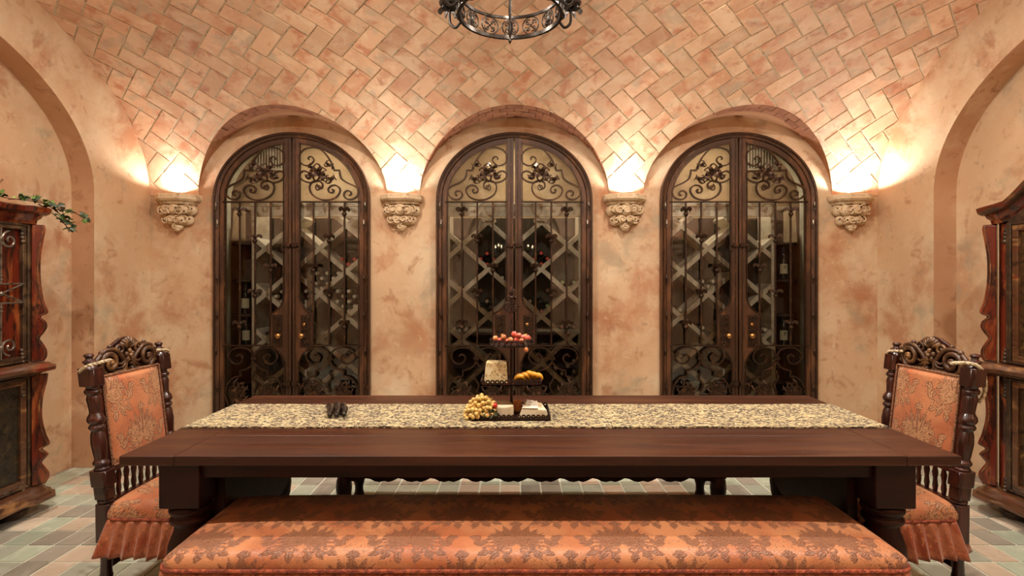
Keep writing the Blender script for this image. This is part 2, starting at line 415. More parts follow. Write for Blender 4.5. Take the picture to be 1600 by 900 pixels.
def snap(x, s):
    """move a vault point out of the lunettes; returns x, s, inside?"""
    t = th_of_s(s)
    z = VB*sin(t)
    if z < LR:
        for c in LC:
            r = sqrt(((x-c)/LW)**2+(z/LR)**2)
            if r < 1 and abs(x-c) < LW:
                if r < .02: return x, s, True
                x2 = c+(x-c)/r; z2 = z/r
                t2 = math.asin(min(z2/VB, 1)); t2 = t2 if t < PI/2 else PI-t2
                return x2, s_of_th(t2), True
    return x, s, False
def vault_patch(mb, x0, x1, s0, s1, nu, nv, off):
    vs = []; ins = []
    for i in range(nu+1):
        for j in range(nv+1):
            x = x0+(x1-x0)*i/nu; s = s0+(s1-s0)*j/nv
            x2, s2, b = snap(x, s); vs.append(vpt(x2, s2, off)); ins.append(b)
    fs = []
    for i in range(nu):
        for j in range(nv):
            q = (i*(nv+1)+j, (i+1)*(nv+1)+j, (i+1)*(nv+1)+j+1, i*(nv+1)+j+1)
            if all(ins[k] for k in q): continue
            fs.append(q)
    mb.add(vs, fs)
ceil = thing('ceiling', 'barrel vaulted ceiling of terracotta tiles laid in herringbone', 'ceiling', (0, DC, ZS), kind='structure')
mb = MB(); vault_patch(mb, -XW, XW, 0, SM, 260, 260, 0.0050)
mb.build('mortar_bed', grout_m, ceil, smooth='all', fixn=False)
# herringbone tiles
TW = 0.130; GAP = 0.0058
R = rnd(11)
tiles = []
r2 = sqrt(2)
def to_xs(a, b): return ((a+b)/r2*TW+0.02, (b-a)/r2*TW+0.10)
for i in range(-60, 61):
    for j in range(-60, 61):
        k = (i-j) % 4
        if k == 0: rect = (i, i+2, j, j+1)
        elif k == 2: rect = (i, i+1, j-1, j+1)
        else: continue
        cx, cs = to_xs((rect[0]+rect[1])/2, (rect[2]+rect[3])/2)
        if abs(cx) > XW+.16 or cs < -.16 or cs > SM+.16: continue
        tiles.append((rect, cx, cs))
def tile_mesh(mb, rect, fine):
    a0, a1, b0, b1 = rect
    g = GAP/TW
    a0 += g; a1 -= g; b0 += g; b1 -= g
    nu, nv = ((2, 1) if a1-a0 > 1.2 else (1, 2))
    m = 7 if fine else 1.0
    nu = int(nu*(7 if fine else 3)); nv = int(nv*(7 if fine else 3))
    off = R.uniform(-.0012, .0012)+.0095
    tl = (R.uniform(-.0015, .0015), R.uniform(-.0015, .0015))
    def P(i, j):
        a = a0+(a1-a0)*i/nu; b = b0+(b1-b0)*j/nv
        x, s = to_xs(a, b)
        x = max(-XW, min(XW, x)); s = max(0, min(SM, s))
        x2, s2, ins = snap(x, s)
        return x2, s2, ins
    G = [[P(i, j) for j in range(nv+1)] for i in range(nu+1)]
    if all(p[2] for r_ in G for p in r_): return False
    vs = []; fs = []
    idx = {}
    def vid(i, j, low):
        key = (i, j, low)
        if key not in idx:
            x, s, _ = G[i][j]
            o = -0.010 if low else off+tl[0]*(i/nu-.5)*2+tl[1]*(j/nv-.5)*2
            idx[key] = len(vs); vs.append(vpt(x, s, o))
        return idx[key]
    cells = set()
    for i in range(nu):
        for j in range(nv):
            q = [(i, j), (i+1, j), (i+1, j+1), (i, j+1)]
            if all(G[a][b][2] for a, b in q): continue
            ps = [G[a][b][:2] for a, b in q]
            ar = abs(sum(ps[k][0]*ps[(k+1) % 4][1]-ps[(k+1) % 4][0]*ps[k][1] for k in range(4)))/2
            if ar < 2e-6: continue
            cells.add((i, j))
    if not cells: return False
    for (i, j) in cells:
        fs.append((vid(i, j, 0), vid(i+1, j, 0), vid(i+1, j+1, 0), vid(i, j+1, 0)))
        for (e0, e1, nb) in (((i, j), (i+1, j), (i, j-1)), ((i+1, j), (i+1, j+1), (i+1, j)), ((i+1, j+1), (i, j+1), (i, j+1)), ((i, j+1), (i, j), (i-1, j))):
            if nb not in cells:
                fs.append((vid(*e0, 0), vid(*e0, 1), vid(*e1, 1), vid(*e1, 0)))
    mb.add(vs, fs); return True
stuff = MB(); cand = []
for rect, cx, cs in tiles:
    c = vpt(cx, cs)
    px = HX+FPX*c.x/max(c.y, .1); py = HY-FPX*(c.z-CZ)/max(c.y, .1)
    vis = c.y > 3.2 and -30 < py < 340 and -30 < px < 1630
    near_lun = any(snap(cx+dx, cs+ds)[2] for dx in (-.15, 0, .15) for ds in (-.15, 0, .15))
    cand.append((not vis, c.y if vis else 99, rect, near_lun))
cand.sort(key=lambda t: (t[0], t[1]))
nt_ = 0
for hid, _, rect, nl in cand:
    m1 = MB()
    if not tile_mesh(m1, rect, nl and not hid): continue
    if hid or nt_ >= 300:
        stuff.merge(m1)
    else:
        m1.build('tile', tile_m, ceil, fixn=False, smooth=True); nt_ += 1
print('ceiling tiles', nt_)
tag(stuff.build('tile_field', tile_m, ceil, fixn=False), kind='stuff')
# recessed lamps' trims in the vault
for (x, y), e in zip(DOWN, DOWN_E):
    z = ZS+VB*sqrt(1-((y-DC)/VA)**2)
    t = thing('recessed_lamp', 'round recessed ceiling lamp %s' % ('above the table centre' if abs(x) < .5 else ('over the left' if x < 0 else 'over the right')+(' end of the bench' if y < 2 else ' rear of the room')), 'lamp', (x, y, z-.03))
    MB().lathe([(.075, .03), (.08, -.005), (.06, -.008), (.055, .02)], (x, y, z-.03), 20).build('trim_ring', white_trim, t, smooth=True)
    MB().lathe([(.054, .012), (.054, .006)], (x, y, z-.03), 20).build('lens', lens_m, t)
    lamp('downlight', 'AREA', (x, y, z-.06), e, (1.0, .91, .80), .10)
# lunette vaultlets (soffits) on both walls and their brick edges
def yv(z, front=False):
    q = sqrt(max(0, 1-((z-ZS)/VB)**2))
    return DC-VA*q if front else DC+VA*q
for wi, (front, yw) in enumerate(((False, YB), (True, YF))):
    for li, c in enumerate(LC):
        t = thing('trim_%d' % (wi*3+li+1), 'arched plaster soffit with brick edge above the %s' % ((['left', 'middle', 'right'][li])+(' cellar door' if not front else ' bay behind the camera')), 'trim', (c, yw, ZS), kind='structure')
        def P(i, j):
            a = PI*i/64; x = c+LW*cos(a); z = ZS+LR*sin(a); y = yv(z, front)
            return (x, y+(yw-y)*j/4, z)
        mb = MB(); mb.grid(P, 64, 4)
        mb.build('soffit', soffit_m, t, smooth='all', fixn=False)
        if not front:
            lo_a, hi_a = ((68, 138), (14, 166), (42, 112))[li]
            for crs in range(4):
                nb = 21; cd = .088
                for b in range(nb):
                    a0 = PI*(b+.5*(crs % 2)+.025)/nb; a1 = PI*(b+.5*(crs % 2)+.975)/nb
                    if not (lo_a < math.degrees(a0) and math.degrees(a1) < hi_a): continue
                    y_e = yv(ZS+LR*sin((a0+a1)/2))
                    if crs and YB-y_e < cd*(crs+.6): continue
                    if crs > 1 and li != 1: continue
                    d0 = crs*cd; d1 = min((crs+1)*cd-.004, YB-y_e-.004)
                    jt = rnd(b+li*31+crs*77).uniform(-.003, .003)
                    def Q(i, j, k):
                        a = a0+(a1-a0)*i/3; r = 1-((.012+jt) if k else -.02)
                        x = c+LW*r*cos(a); z = ZS+LR*r*sin(a); y = yv(ZS+LR*sin(a))-.004
                        return (x, y+(d1 if j else d0), z)
                    vs = [Q(i, j, k) for i in range(4) for j in (0, 1) for k in (0, 1)]
                    fs = []
                    for i in range(3):
                        o = i*4
                        fs += [(o+1, o+5, o+7, o+3), (o, o+4, o+5, o+1), (o+2, o+3, o+7, o+6), (o, o+2, o+6, o+4)]
                    fs += [(0, 1, 3, 2), (12, 14, 15, 13)]
                    MB().add(vs, fs).build('brick', brick_m, t)
# walls with door openings
KD = YB/FPX
DA, DB_, DZS = 120*KD, 103*KD, CZ+(HY-312)*KD        # opening: half width, arch rise, springing height
def far_wall(name, yw, door, lab, mt=plaster):
    t = thing(name, lab, 'wall', (0, yw, 0), kind='structure')
    xs = set(np.linspace(-XW, XW, 80).tolist())
    for c in LC:
        for k in range(65):
            xs.add(c+LW*cos(PI*k/64))
            if door: xs.add(c+DA*cos(PI*k/64))
    xs = sorted(xs); mb = MB()
    def top(x, mid):
        for c in LC:
            if abs(mid-c) < LW: return ZS+LR*sqrt(max(0, 1-((x-c)/LW)**2))
        return ZS
    def bot(x, mid):
        if door:
            for c in LC:
                if abs(mid-c) < DA: return DZS+DB_*sqrt(max(0, 1-((x-c)/DA)**2))
        return 0
    for x0, x1 in zip(xs[:-1], xs[1:]):
        if x1-x0 < 1e-6: continue
        m = (x0+x1)/2
        a, b, c_, d = (x0, yw, bot(x0, m)), (x1, yw, bot(x1, m)), (x1, yw, top(x1, m)), (x0, yw, top(x0, m))
        mb.add([a, b, c_, d], [(0, 1, 2, 3)])
    mb.build('plaster_face', mt, t, fixn=False)
    return t
wb = far_wall('wall_back', YB, True, 'mottled terracotta plaster wall holding the three arched cellar doors')
far_wall('wall_front', YF, True, 'mottled plaster wall behind the camera')
# door reveals (thickness of the wall) in pale plaster
for li, c in enumerate(LC):
    mb = MB()
    pts = [(c-DA, 0)]+[(c+DA*cos(PI-PI*k/48), DZS+DB_*sin(PI*k/48)) for k in range(49)]+[(c+DA, 0)]
    mb.grid(lambda i, j: (pts[i][0], YB+.24*j/2, pts[i][1]), len(pts)-1, 2)
    mb.build('reveal', reveal_m, wb, smooth=True, fixn=False)
# dim hall beyond the three open bays behind the camera
hl = thing('wall_hall', 'plain dim plaster hall behind the camera', 'wall', (0, -2.4, 0), kind='structure')
MB().box(-3.3, 3.3, -2.64, -2.6, 0, 2.9).box(-3.34, -3.3, -2.64, YF, 0, 2.9).box(3.3, 3.34, -2.64, YF, 0, 2.9).box(-3.34, 3.34, -2.64, YF-.02, 2.9, 2.94).build('hall_shell', hall_m, hl)
MB().box(-3.3, 3.3, -2.64, YF, -.05, -.004).build('hall_floor', fgrout, hl)
# end walls with arched niches
NC, NA, NB, NZ, NX = 2.60, 1.47, 0.97, 2.05, 3.31
for s, nm in ((-1, 'left'), (1, 'right')):
    t = thing('wall_'+nm, 'mottled plaster %s end wall with a shallow arched niche' % nm, 'wall', (s*XW, DC, 0), kind='structure')
    ys = set(np.linspace(YF, YB, 90).tolist())
    for k in range(81): ys.add(NC+NA*cos(PI*k/80)); ys.add(DC+VA*cos(PI*k/80))
    ys = sorted(y for y in ys if YF-1e-6 <= y <= YB+1e-6); mb = MB()
    for y0, y1 in zip(ys[:-1], ys[1:]):
        if y1-y0 < 1e-6: continue
        m = (y0+y1)/2
        def tp(y): return ZS+VB*sqrt(max(0, 1-((y-DC)/VA)**2))
        def bt(y): return NZ+NB*sqrt(max(0, 1-((y-NC)/NA)**2)) if abs(m-NC) < NA else 0
        mb.add([(s*XW, y0, bt(y0)), (s*XW, y1, bt(y1)), (s*XW, y1, tp(y1)), (s*XW, y0, tp(y0))], [(0, 1, 2, 3)])
    mb.build('plaster_face', plaster, t, fixn=False)
    pts = [(NC+NA, 0)]+[(NC+NA*cos(PI*k/64), NZ+NB*sin(PI*k/64)) for k in range(65)]+[(NC-NA, 0)]
    mb = MB(); mb.grid(lambda i, j: (s*(XW+(NX-XW)*j/2), pts[i][0], pts[i][1]), len(pts)-1, 2)
    mb.build('arch_soffit', plaster_o, t, smooth=True, fixn=False)
    mb = MB(); mb.box(s*NX, s*(NX+.02), NC-NA-.01, NC+NA+.01, 0, 3.1)
    mb.build('niche_back', plaster, t, fixn=False)
# floor: tiles
fl = thing('floor', 'floor of small grey, sage and terracotta tiles with pale joints', 'floor', (0, 2.2, 0), kind='structure')
MB().box(-3.4, 3.4, YF, YB+1.0, -.05, -.004).build('grout_bed', fgrout, fl)
FTX, FTY = 0.138, 0.170
cand = []
for i in range(-26, 27):
    for j in range(-2, 29):
        x0 = -2.302+i*FTX+ (FTX*17); y0 = 2.706+(j-16)*FTY
        x1 = x0+FTX; y1 = y0+FTY
        if x1 < -3.33 or x0 > 3.33 or y1 < YF or y0 > YB: continue
        cx, cy = (x0+x1)/2, (y0+y1)/2
        px = HX+FPX*cx/max(cy, .1); py = HY+FPX*CZ/max(cy, .1)
        vis = cy > 2.45 and -10 < px < 1610 and py < 915 and not (-1.0 < cx < 1.2 and cy < 3.55) and not (abs(cx) > 2.93 and cy < 3.2)
        if -1.6 < cx < 1.8 and cy < 3.0: vis = False
        score = abs(cx)*1.0
        cand.append((not vis, cy, x0, x1, y0, y1))
cand.sort(); n = 0; rest = [MB() for _ in range(4)]
R = rnd(5)
for hid, cy, x0, x1, y0, y1 in cand:
    g = .0045; h = R.uniform(-.0008, .0012)
    c = R.choices(range(4), (4, 3, 3, 3))[0]
    x0 = max(x0, -3.31); x1 = min(x1, 3.31); y1 = min(y1, YB)
    j = [R.uniform(-.0015, .0015) for _ in range(4)]
    m1 = MB()
    X0, X1, Y0, Y1 = x0+g+j[0], x1-g+j[1], y0+g+j[2], y1-g+j[3]
    m1.add([(X0, Y0, -.01), (X1, Y0, -.01), (X1, Y1, -.01), (X0, Y1, -.01), (X0+.002, Y0+.002, h), (X1-.002, Y0+.002, h), (X1-.002, Y1-.002, h), (X0+.002, Y1-.002, h)],
           [(4, 5, 6, 7), (0, 1, 5, 4), (1, 2, 6, 5), (2, 3, 7, 6), (3, 0, 4, 7)])
    if hid or n >= 300: rest[c].merge(m1)
    else: m1.build('tile', floor_g[c], fl, fixn=False); n += 1
print('floor tiles', n)
for c in range(4): tag(rest[c].build('tile_field', floor_g[c], fl, fixn=False), kind='stuff')
# wine cellar room behind the far wall
cw = thing('wall_cellar', 'dim tan plaster walls of the narrow wine cellar behind the doors', 'wall', (0, 5.2, 0), kind='structure')
MB().box(-3.2, 3.2, 5.62, 5.66, 0, 2.9).build('cellar_back', cellar_m, cw)
MB().box(-3.22, -3.2, YB+.2, 5.66, 0, 2.9).box(3.2, 3.22, YB+.2, 5.66, 0, 2.9).build('cellar_side', cellar_m, cw)
MB().box(-3.22, 3.22, YB+.02, 5.66, 2.9, 2.94).build('cellar_ceiling', cellar_m, cw)
for li, x in enumerate(CELL):
    t = thing('cellar_lamp', 'small cellar ceiling lamp behind the %s door' % ['left', 'middle', 'right'][li], 'lamp', (x, 5.10, 2.9))
    MB().lathe([(.06, .0), (.06, -.03), (.045, -.035)], (x, 5.10, 2.9), 16).build('housing', white_trim, t, smooth=True)
    lamp('cellar_light', 'AREA', (x, 5.10, 2.85), CELL_E, (1, .88, .70), .10)
# vent grilles high on the cellar's back wall
for nm, px0, px1 in (('left', 399, 446), ('right', 1163, 1212)):
    k = 5.60/FPX; x0, x1 = (px0-HX)*k, (px1-HX)*k; z0, z1 = CZ+(HY-263)*k, CZ+(HY-224)*k
    t = thing('vent_grille', 'slatted air vent seen through the transom of the %s cellar door' % nm, 'vent', ((x0+x1)/2, 5.6, z0))
    MB().box(x0-.02, x1+.02, 5.60, 5.62, z0-.02, z0).box(x0-.02, x1+.02, 5.60, 5.62, z1, z1+.02).box(x0-.02, x0, 5.60, 5.62, z0, z1).box(x1, x1+.02, 5.60, 5.62, z0, z1).build('frame', rackw, t)
    MB().box(x0, x1, 5.612, 5.62, z0, z1).build('backing', holeshade, t)  # near-black sheet stands in for the shade inside the vent
    for q in range(11):
        xx = x0+(x1-x0)*(q+.5)/11
        MB().box(xx-.006, xx+.006, 5.595, 5.612, z0, z1).build('slat', rackw, t)
# ================================================================ CORBELS WITH UPLIGHTS
CP = [273, 625.5, 978, 1335]
cnames = ['leftmost carved stone corbel, beside the left end wall', 'carved stone corbel between the left and middle cellar doors', 'carved stone corbel between the middle and right cellar doors', 'rightmost carved stone corbel, beside the right end wall']
def corbel(x, y, sgn, lab, seed, full=True):
    """sgn -1: projects towards -y (far wall)"""
    R = rnd(seed)
    t = thing('corbel', lab, 'corbel', (x, y, 1.82), group=None)
    T = lambda px, py, pz: (x+px, y+sgn*py, pz)
    def oct_(w, d): return [(-w, 0), (-w*.93, d*.45), (-w*.45, d), (w*.45, d), (w*.93, d*.45), (w, 0)]
    mb = MB()
    lev = [(.178, .150, 2.070), (.190, .165, 2.085), (.190, .165, 2.120), (.182, .157, 2.128)]
    vs = []; n = 6
    for w_, d, z in lev: vs += [(p[0], p[1], z) for p in oct_(w_, d)]
    fs = [tuple(range(n)), tuple(range(3*n, 4*n))]
    for a in range(3):
        for k in range(n): fs.append((a*n+k, a*n+(k+1) % n, (a+1)*n+(k+1) % n, (a+1)*n+k))
    mb.add(vs, fs); mb.build('shelf', stone_m, t, T=T)
    mb = MB(); vs = []
    for w_, d, z in [(.150, .12, 2.045), (.165, .135, 2.070)]: vs += [(p[0], p[1], z) for p in oct_(w_, d)]
    fs = [tuple(range(n)), tuple(range(n, 2*n))]+[(k, (k+1) % n, n+(k+1) % n, n+k) for k in range(n)]
    mb.add(vs, fs); mb.build('moulding', stone_m, t, T=T)
    if not full: 
        MB().ball((0, .05, 1.98), (.13, .08, .07), 14, 8).ball((0, .05, 1.89), (.09, .06, .05), 12, 7).build('carved_body', stone_m, t, T=T, smooth='all'); return t
    # tiers of carved foliage: overlapping rounded leaves with near-black beads as the shade in drilled eyes
    for (zc, rx, ry, rz, n_) in ((2.000, .150, .105, .052, 5), (1.915, .120, .085, .042, 4)):
        mb = MB(); mb.ball((0, .01, zc), (rx*.92, ry*.9, rz*1.15), 16, 8)
        for k in range(n_):
            a = PI*(.12+.76*k/(n_-1))
            cx, cy = rx*.80*cos(a), ry*.80*sin(a)
            M = Matrix.Rotation(R.uniform(-.5, .5), 4, 'Y')
            mb.ball((cx, cy, zc+R.uniform(-.008, .008)), (rx*.36, ry*.42, rz*R.uniform(.85, 1.1)), 12, 7, M=M)
        mb.build('carved_tier', stone_m, t, T=T, smooth='all')
        sc = MB()
        for k in range(n_):
            a = PI*(.2+.6*(k+.5)/n_)
            cx, cy = rx*1.02*cos(a), ry*1.08*sin(a)
            d = 1 if k % 2 else -1
            pts = [(cx+d*q[0], cy+.010*sin(a)-.03*abs(q[0]), zc+q[1]) for q in spiral(0, 0, rz*.80, rz*.22, R.uniform(0, 6), 1.15, 16)]
            sc.tube(pts, .0062, 6)
        sc.build('scroll', stone_m, t, T=T, smooth='all')
        ey = MB()
        for k in range(n_+1):
            a = PI*(.18+.64*k/n_)
            cx, cy = rx*1.07*cos(a), ry*1.16*sin(a)
            ey.ball((cx, cy, zc+R.uniform(-.018, .02)), (.0075, .007, .0075), 8, 5)
        tag(ey.build('dark_eye_bead', holeshade, t, T=T, smooth='all'), kind='stuff')  # dark beads stand in for the shade inside drilled holes
    mb = MB(); mb.ball((0, .03, 1.858), (.045, .045, .030), 12, 8); mb.ball((0, .045, 1.835), (.028, .028, .018), 10, 6)
    mb.tube([(q[0], .078, 1.858+q[1]) for q in spiral(0, 0, .026, .006, 1, 1.3, 16)], .006, 6)
    mb.build('finial', stone_m, t, T=T, smooth='all')
    return t
for k, px in enumerate(CP):
    x = (px-HX)*(YB-.08)/FPX
    for yw, sg in ((YB, -1), (YF, 1)):
        corbel(x, yw, sg, cnames[k] if sg < 0 else cnames[k].replace('carved stone corbel', 'corbel on the wall behind the camera').replace('cellar doors', 'bays'), k+3, sg < 0)
        t = thing('corbel_uplight', ('small lit lamp lying on the '+cnames[k].split(',')[0]) if sg < 0 else 'small uplight behind the camera on the corbel %s' % ['far left', 'left of centre', 'right of centre', 'far right'][k], 'lamp', (x, yw+sg*.075, 2.128))
        MB().lathe([(.030, 0), (.030, .018), (.024, .018), (.024, .010)], (x, yw+sg*.075, 2.128), 14).build('housing', white_trim, t, smooth=True)
        MB().lathe([(.023, .012), (.023, .015)], (x, yw+sg*.075, 2.128), 14).build('lens', lens_m, t)
        e = CORB_E*(1.35 if k == 3 else 1)*(0.8 if k in (0,) else 1)
        l = lamp('corbel_light', 'SPOT', (x, yw+sg*.06, 2.152 if k == 3 else 2.146), e*(6.0 if sg < 0 else 13.0), (1, .96, .92), .02, (PI, 0, 0), math.radians(174 if k == 3 else 166), .4)
# ================================================================ CELLAR DOORS
K = 4.67/FPX
def dx(p): return p*K
def dz(py): return CZ+(HY-py)*K
YD = 4.67      # front plane of the leaves
def archpts(a, b, n=40, ys=312, a0=0, a1=180):
    return [(dx(a*cos(math.radians(a0+(a1-a0)*i/n))), dz(ys-b*sin(math.radians(a0+(a1-a0)*i/n)))) for i in range(n+1)]
def ringstrip(mb, outer, inner, y0, y1, yi=None):
    """solid strip between two polylines of equal length, from y0 (front) to y1 (back)"""
    n = len(outer); yi = y0 if yi is None else yi
    vs = []
    for o_, i_ in zip(outer, inner):
        vs += [(o_[0], y0, o_[1]), (i_[0], yi, i_[1]), (i_[0], y1, i_[1]), (o_[0], y1, o_[1])]
    fs = []
    for i in range(n-1):
        for k in range(4):
            k2 = (k+1) % 4
            fs.append((i*4+k, i*4+k2, (i+1)*4+k2, (i+1)*4+k))
    fs += [(0, 1, 2, 3), ((n-1)*4, (n-1)*4+1, (n-1)*4+2, (n-1)*4+3)]
    mb.add(vs, fs)
def Cc(l): return [((a/6.923+800-803.5), b/6.923+195) for a, b in l]
def sweep2(mb, pts, w_, d, y=YD+.006, k=5, taper=None, step=False):
    """flat iron bar following (px offset, py) points"""
    P = [(dx(a), y, dz(b)) for a, b in pts]
    P = P if step else crom(P, k)
    mb.tube(P, 0, flat=(d, w_), up=(0, 1, 0), taper=taper)
def leafblob(mb, cx, cz, R, n, y=YD-.004, seed=1, a0=0, span=360, depth=.016, curlf=.35, wr=.22):
    """cluster of curled forged leaves"""
    r = rnd(seed)
    for k in range(n):
        a = math.radians(a0+span*(k+.5)/n+r.uniform(-8, 8)); L = R*r.uniform(.8, 1.1)
        pts = []
        for i in range(7):
            t = i/6
            rr = L*t; aa = a+curlf*t*t*(1 if k % 2 else -1)
            pts.append((cx+rr*cos(aa), y-depth*sin(PI*t*.9)-.004*r.random(), cz+rr*sin(aa)))
        W = R*wr
        mb.tube(pts, 0, flat=(.0035, W), up=(0, 1, 0), taper=lambda t: .35+1.0*sin(PI*min(1, t*.85+.1))*(1-.5*t))
        mb.ball((pts[-1][0], pts[-1][1], pts[-1][2]), W*.55, 6, 4)
    mb.ball((cx, y-.006, cz), R*.15, 8, 5)
def make_leaf(parent, s):
    T = (lambda x, y, z: (LC[1]+s*x, y, z))
    A, B = 112.5, 96
    mb = MB()
    out = [(dx(A), dz(691))]+archpts(A, B, 36, a0=0, a1=89.2)
    inn = [(dx(105.5), dz(684))]+archpts(105.5, 89, 36, a0=0, a1=83.5)
    ringstrip(mb, out, inn, YD, YD+.045, YD+.004)
    leaf = mb.build('door_leaf', door_m, parent, T=T, bevel=.002)
    prof = [(691, 9.5), (575, 9.5), (568, 10), (560, 12.5), (552, 17), (545, 25), (541, 32.5), (540, 33), (491, 33), (490, 32), (486, 24), (480, 17.5), (472, 13.5), (462, 11.8), (450, 11.5), (213, 11.5)]
    st = MB()
    ringstrip(st, [(dx(1.2), dz(p)) for p, q in prof], [(dx(q), dz(p)) for p, q in prof], YD, YD+.045)
    st.box(dx(1.2), dx(112), YD+.002, YD+.043, dz(691), dz(680))
    st.build('meeting_stile', door_m, leaf, T=T, bevel=.002)
    # raised edge bead round the opening
    bd = MB()
    ed = [(9.5+1.5, 683)]+[(q+1.2, p) for p, q in prof[1:-1]]+[(12.7, 222)]
    sweep2(bd, ed, .004, .006, y=YD-.002, k=2)
    bd.tube([(x, YD-.001, z) for x, z in ([(dx(104.5), dz(684))]+archpts(104.5, 88, 36, a0=0, a1=83.5))], 0, flat=(.005, .004), up=(0, 1, 0))
    bd.box(dx(4.5), dx(6), YD-.004, YD+.003, dz(690), dz(216))
    bd.build('bead_moulding', iron, leaf, T=T)
    # glass
    gp = [(dx(9), dz(686)), (dx(106), dz(686))]+archpts(106, 89.5, 30, a0=0, a1=84)+[(dx(9), dz(222.6))]
    MB().prism(gp, YD+.030, YD+.035).build('glass_pane', pane_m, leaf, T=T)
    # cross bars
    def bar(x0, x1, z0, z1, y0=YD+.004, y1=YD+.018, name='cross_bar'):
        return MB().box(dx(x0), dx(x1), y0, y1, dz(z0), dz(z1)).build(name, iron, leaf, T=T, bevel=.002)
    bar(11, 108, 316.8, 314.2, YD-.006, YD+.014)
    bar(32, 108, 541.2, 539.0, YD-.006, YD+.014)
    for bx, bot, orn in ((33.5, 492, (420,)), (58, 540, (374, 460)), (82, 540, (332, 509))):
        bar(bx-1.3, bx+1.3, bot, 316, name='upright_bar')
        for oz in orn:
            m2 = MB()
            c = (dx(bx), YD+.004, dz(oz))
            m2.ball((c[0], c[1], c[2]-.012), (.021, .021, .018), 12, 8)
            m2.lathe([(.010, -.036), (.014, -.03), (.010, -.026)], c, 10)
            m2.lathe([(.009, 0), (.015, .006), (.009, .012)], c, 10)
            for q in range(4):
                a = PI/4+q*PI/2+.2
                pts = [(c[0]+cos(a)*r_, c[1]+sin(a)*r_, c[2]+h_) for r_, h_ in ((.004, .004), (.012, .022), (.028, .034), (.044, .032), (.050, .020), (.043, .014))]
                m2.tube(crom(pts, 3), 0, flat=(.0025, .009), up=(-sin(a), cos(a), 0), taper=lambda t: .5+.9*sin(PI*t))
            m2.build('bar_ornament', iron, leaf, T=T, smooth=True)
    # transom scrollwork
    m2 = MB()
    A1 = Cc([(212, 376), (200, 365), (215, 345), (245, 350), (262, 380), (245, 410), (205, 440), (150, 432), (108, 395), (105, 330), (150, 270), (235, 244), (330, 262), (400, 330), (445, 400), (470, 460), (480, 492)])
    sweep2(m2, A1, .0065, .010, taper=lambda t: .75+.25*t)
    sweep2(m2, Cc([(480, 492), (540, 490), (542, 530)]), .0065, .010, step=True)
    sweep2(m2, Cc([(542, 525), (560, 580), (620, 625), (700, 662), (742, 700), (735, 760), (690, 800), (630, 805), (592, 775), (592, 735), (625, 712), (662, 728), (660, 758), (640, 762)]), .0065, .010)
    m2.build('scrollwork', iron, leaf, T=T)
    m2 = MB()
    sweep2(m2, Cc([(300, 672), (300, 655), (325, 660), (328, 690), (295, 705), (280, 670), (300, 640)]), .004, .008)
    sweep2(m2, Cc([(305, 668), (322, 690), (350, 680), (355, 640), (325, 610), (270, 608), (225, 640), (218, 700), (250, 760), (330, 805), (420, 812), (500, 785), (542, 730), (540, 685), (500, 655), (450, 660), (418, 695), (430, 730), (465, 732), (475, 705), (455, 700)]), .0065, .010)
    sweep2(m2, Cc([(290, 606), (230, 625), (160, 610), (112, 570), (112, 525), (150, 500), (200, 515), (225, 555), (205, 580), (175, 565)]), .0065, .010)
    m2.build('scrollwork', iron, leaf, T=T)
    m2 = MB()
    ox, oz = Cc([(320, 520)])[0]
    leafblob(m2, dx(ox), dz(oz), .080, 9, seed=4, a0=-20, depth=.028, curlf=1.1, wr=.13)
    for (a, b), ro, sd in (((430, 440), .04, 5), ((455, 595), .05, 6), ((230, 545), .05, 7), ((380, 560), .05, 8), ((250, 470), .04, 9)):
        q = Cc([(a, b)])[0]; leafblob(m2, dx(q[0]), dz(q[1]), ro, 5, seed=sd, a0=sd*40, depth=.02, curlf=1.2, wr=.16)
    m2.build('leaf_ornament', iron, leaf, T=T, smooth=True)
    # lower scrollwork, mirrored about its middle height
    for mir in (0, 1):
        F = lambda l: [(a-803.5, (1230-b) if mir else b) for a, b in l]
        m2 = MB()
        for pts in ([(863, 561), (868, 548), (884, 543), (898, 548), (902, 559), (894, 568), (884, 567), (880, 559), (885, 554), (890, 557)],
                    [(863, 561), (858, 548), (844, 543), (831, 547), (826, 558), (833, 568), (843, 567), (847, 558), (841, 553), (837, 557)],
                    [(863, 557), (864, 567), (871, 575), (882, 579)], [(863, 557), (861, 568), (852, 576), (842, 579)],
                    [(884, 588), (894, 590), (903, 599), (907, 614)], [(841, 588), (830, 591), (821, 600), (816, 614)],
                    [(862, 580), (865, 591), (859, 601), (863, 614)]):
            sweep2(m2, F(pts), .0062, .010)
        for pts in ([(882, 579), (884, 579), (884, 588)], [(842, 579), (841, 579), (841, 588)]):
            sweep2(m2, F(pts), .0062, .010, step=True)
        q = F([(863, 560)])[0]
        m2.box(dx(q[0]-4), dx(q[0]+4), YD-.006, YD+.018, dz(q[1]+2.5), dz(q[1]-2.5))
        m2.build('scrollwork', iron, leaf, T=T)
        m2 = MB()
        for a in (839, 885):
            q = F([(a, 609)])[0]
            leafblob(m2, dx(q[0]), dz(q[1]), .088, 15, seed=a+mir, a0=0, depth=.024, curlf=.8, wr=.10)
            m2.tube([(dx(q[0])+u, YD-.02, dz(q[1])+v_) for u, v_ in spiral(0, 0, .04, .008, 0, 1.2, 18)], .006, 6)
        m2.build('leaf_ornament', iron, leaf, T=T, smooth=True)
    # lock plate with knob
    m2 = MB()
    zc = dz(517)
    m2.box(dx(14), dx(30), YD-.004, YD, dz(543), dz(492))
    for k in range(5):
        z = dz(497+k*10)
        for q in (-1, 1):
            m2.tube([(dx(22)+q*(.010+a), YD-.007, z+b) for a, b in spiral(.006, 0, .014, .004, k, 1.2 if q > 0 else -1.2, 12)], .0035, 5)
        m2.ball((dx(22), YD-.006, z+.012), (.007, .006, .010), 8, 5)
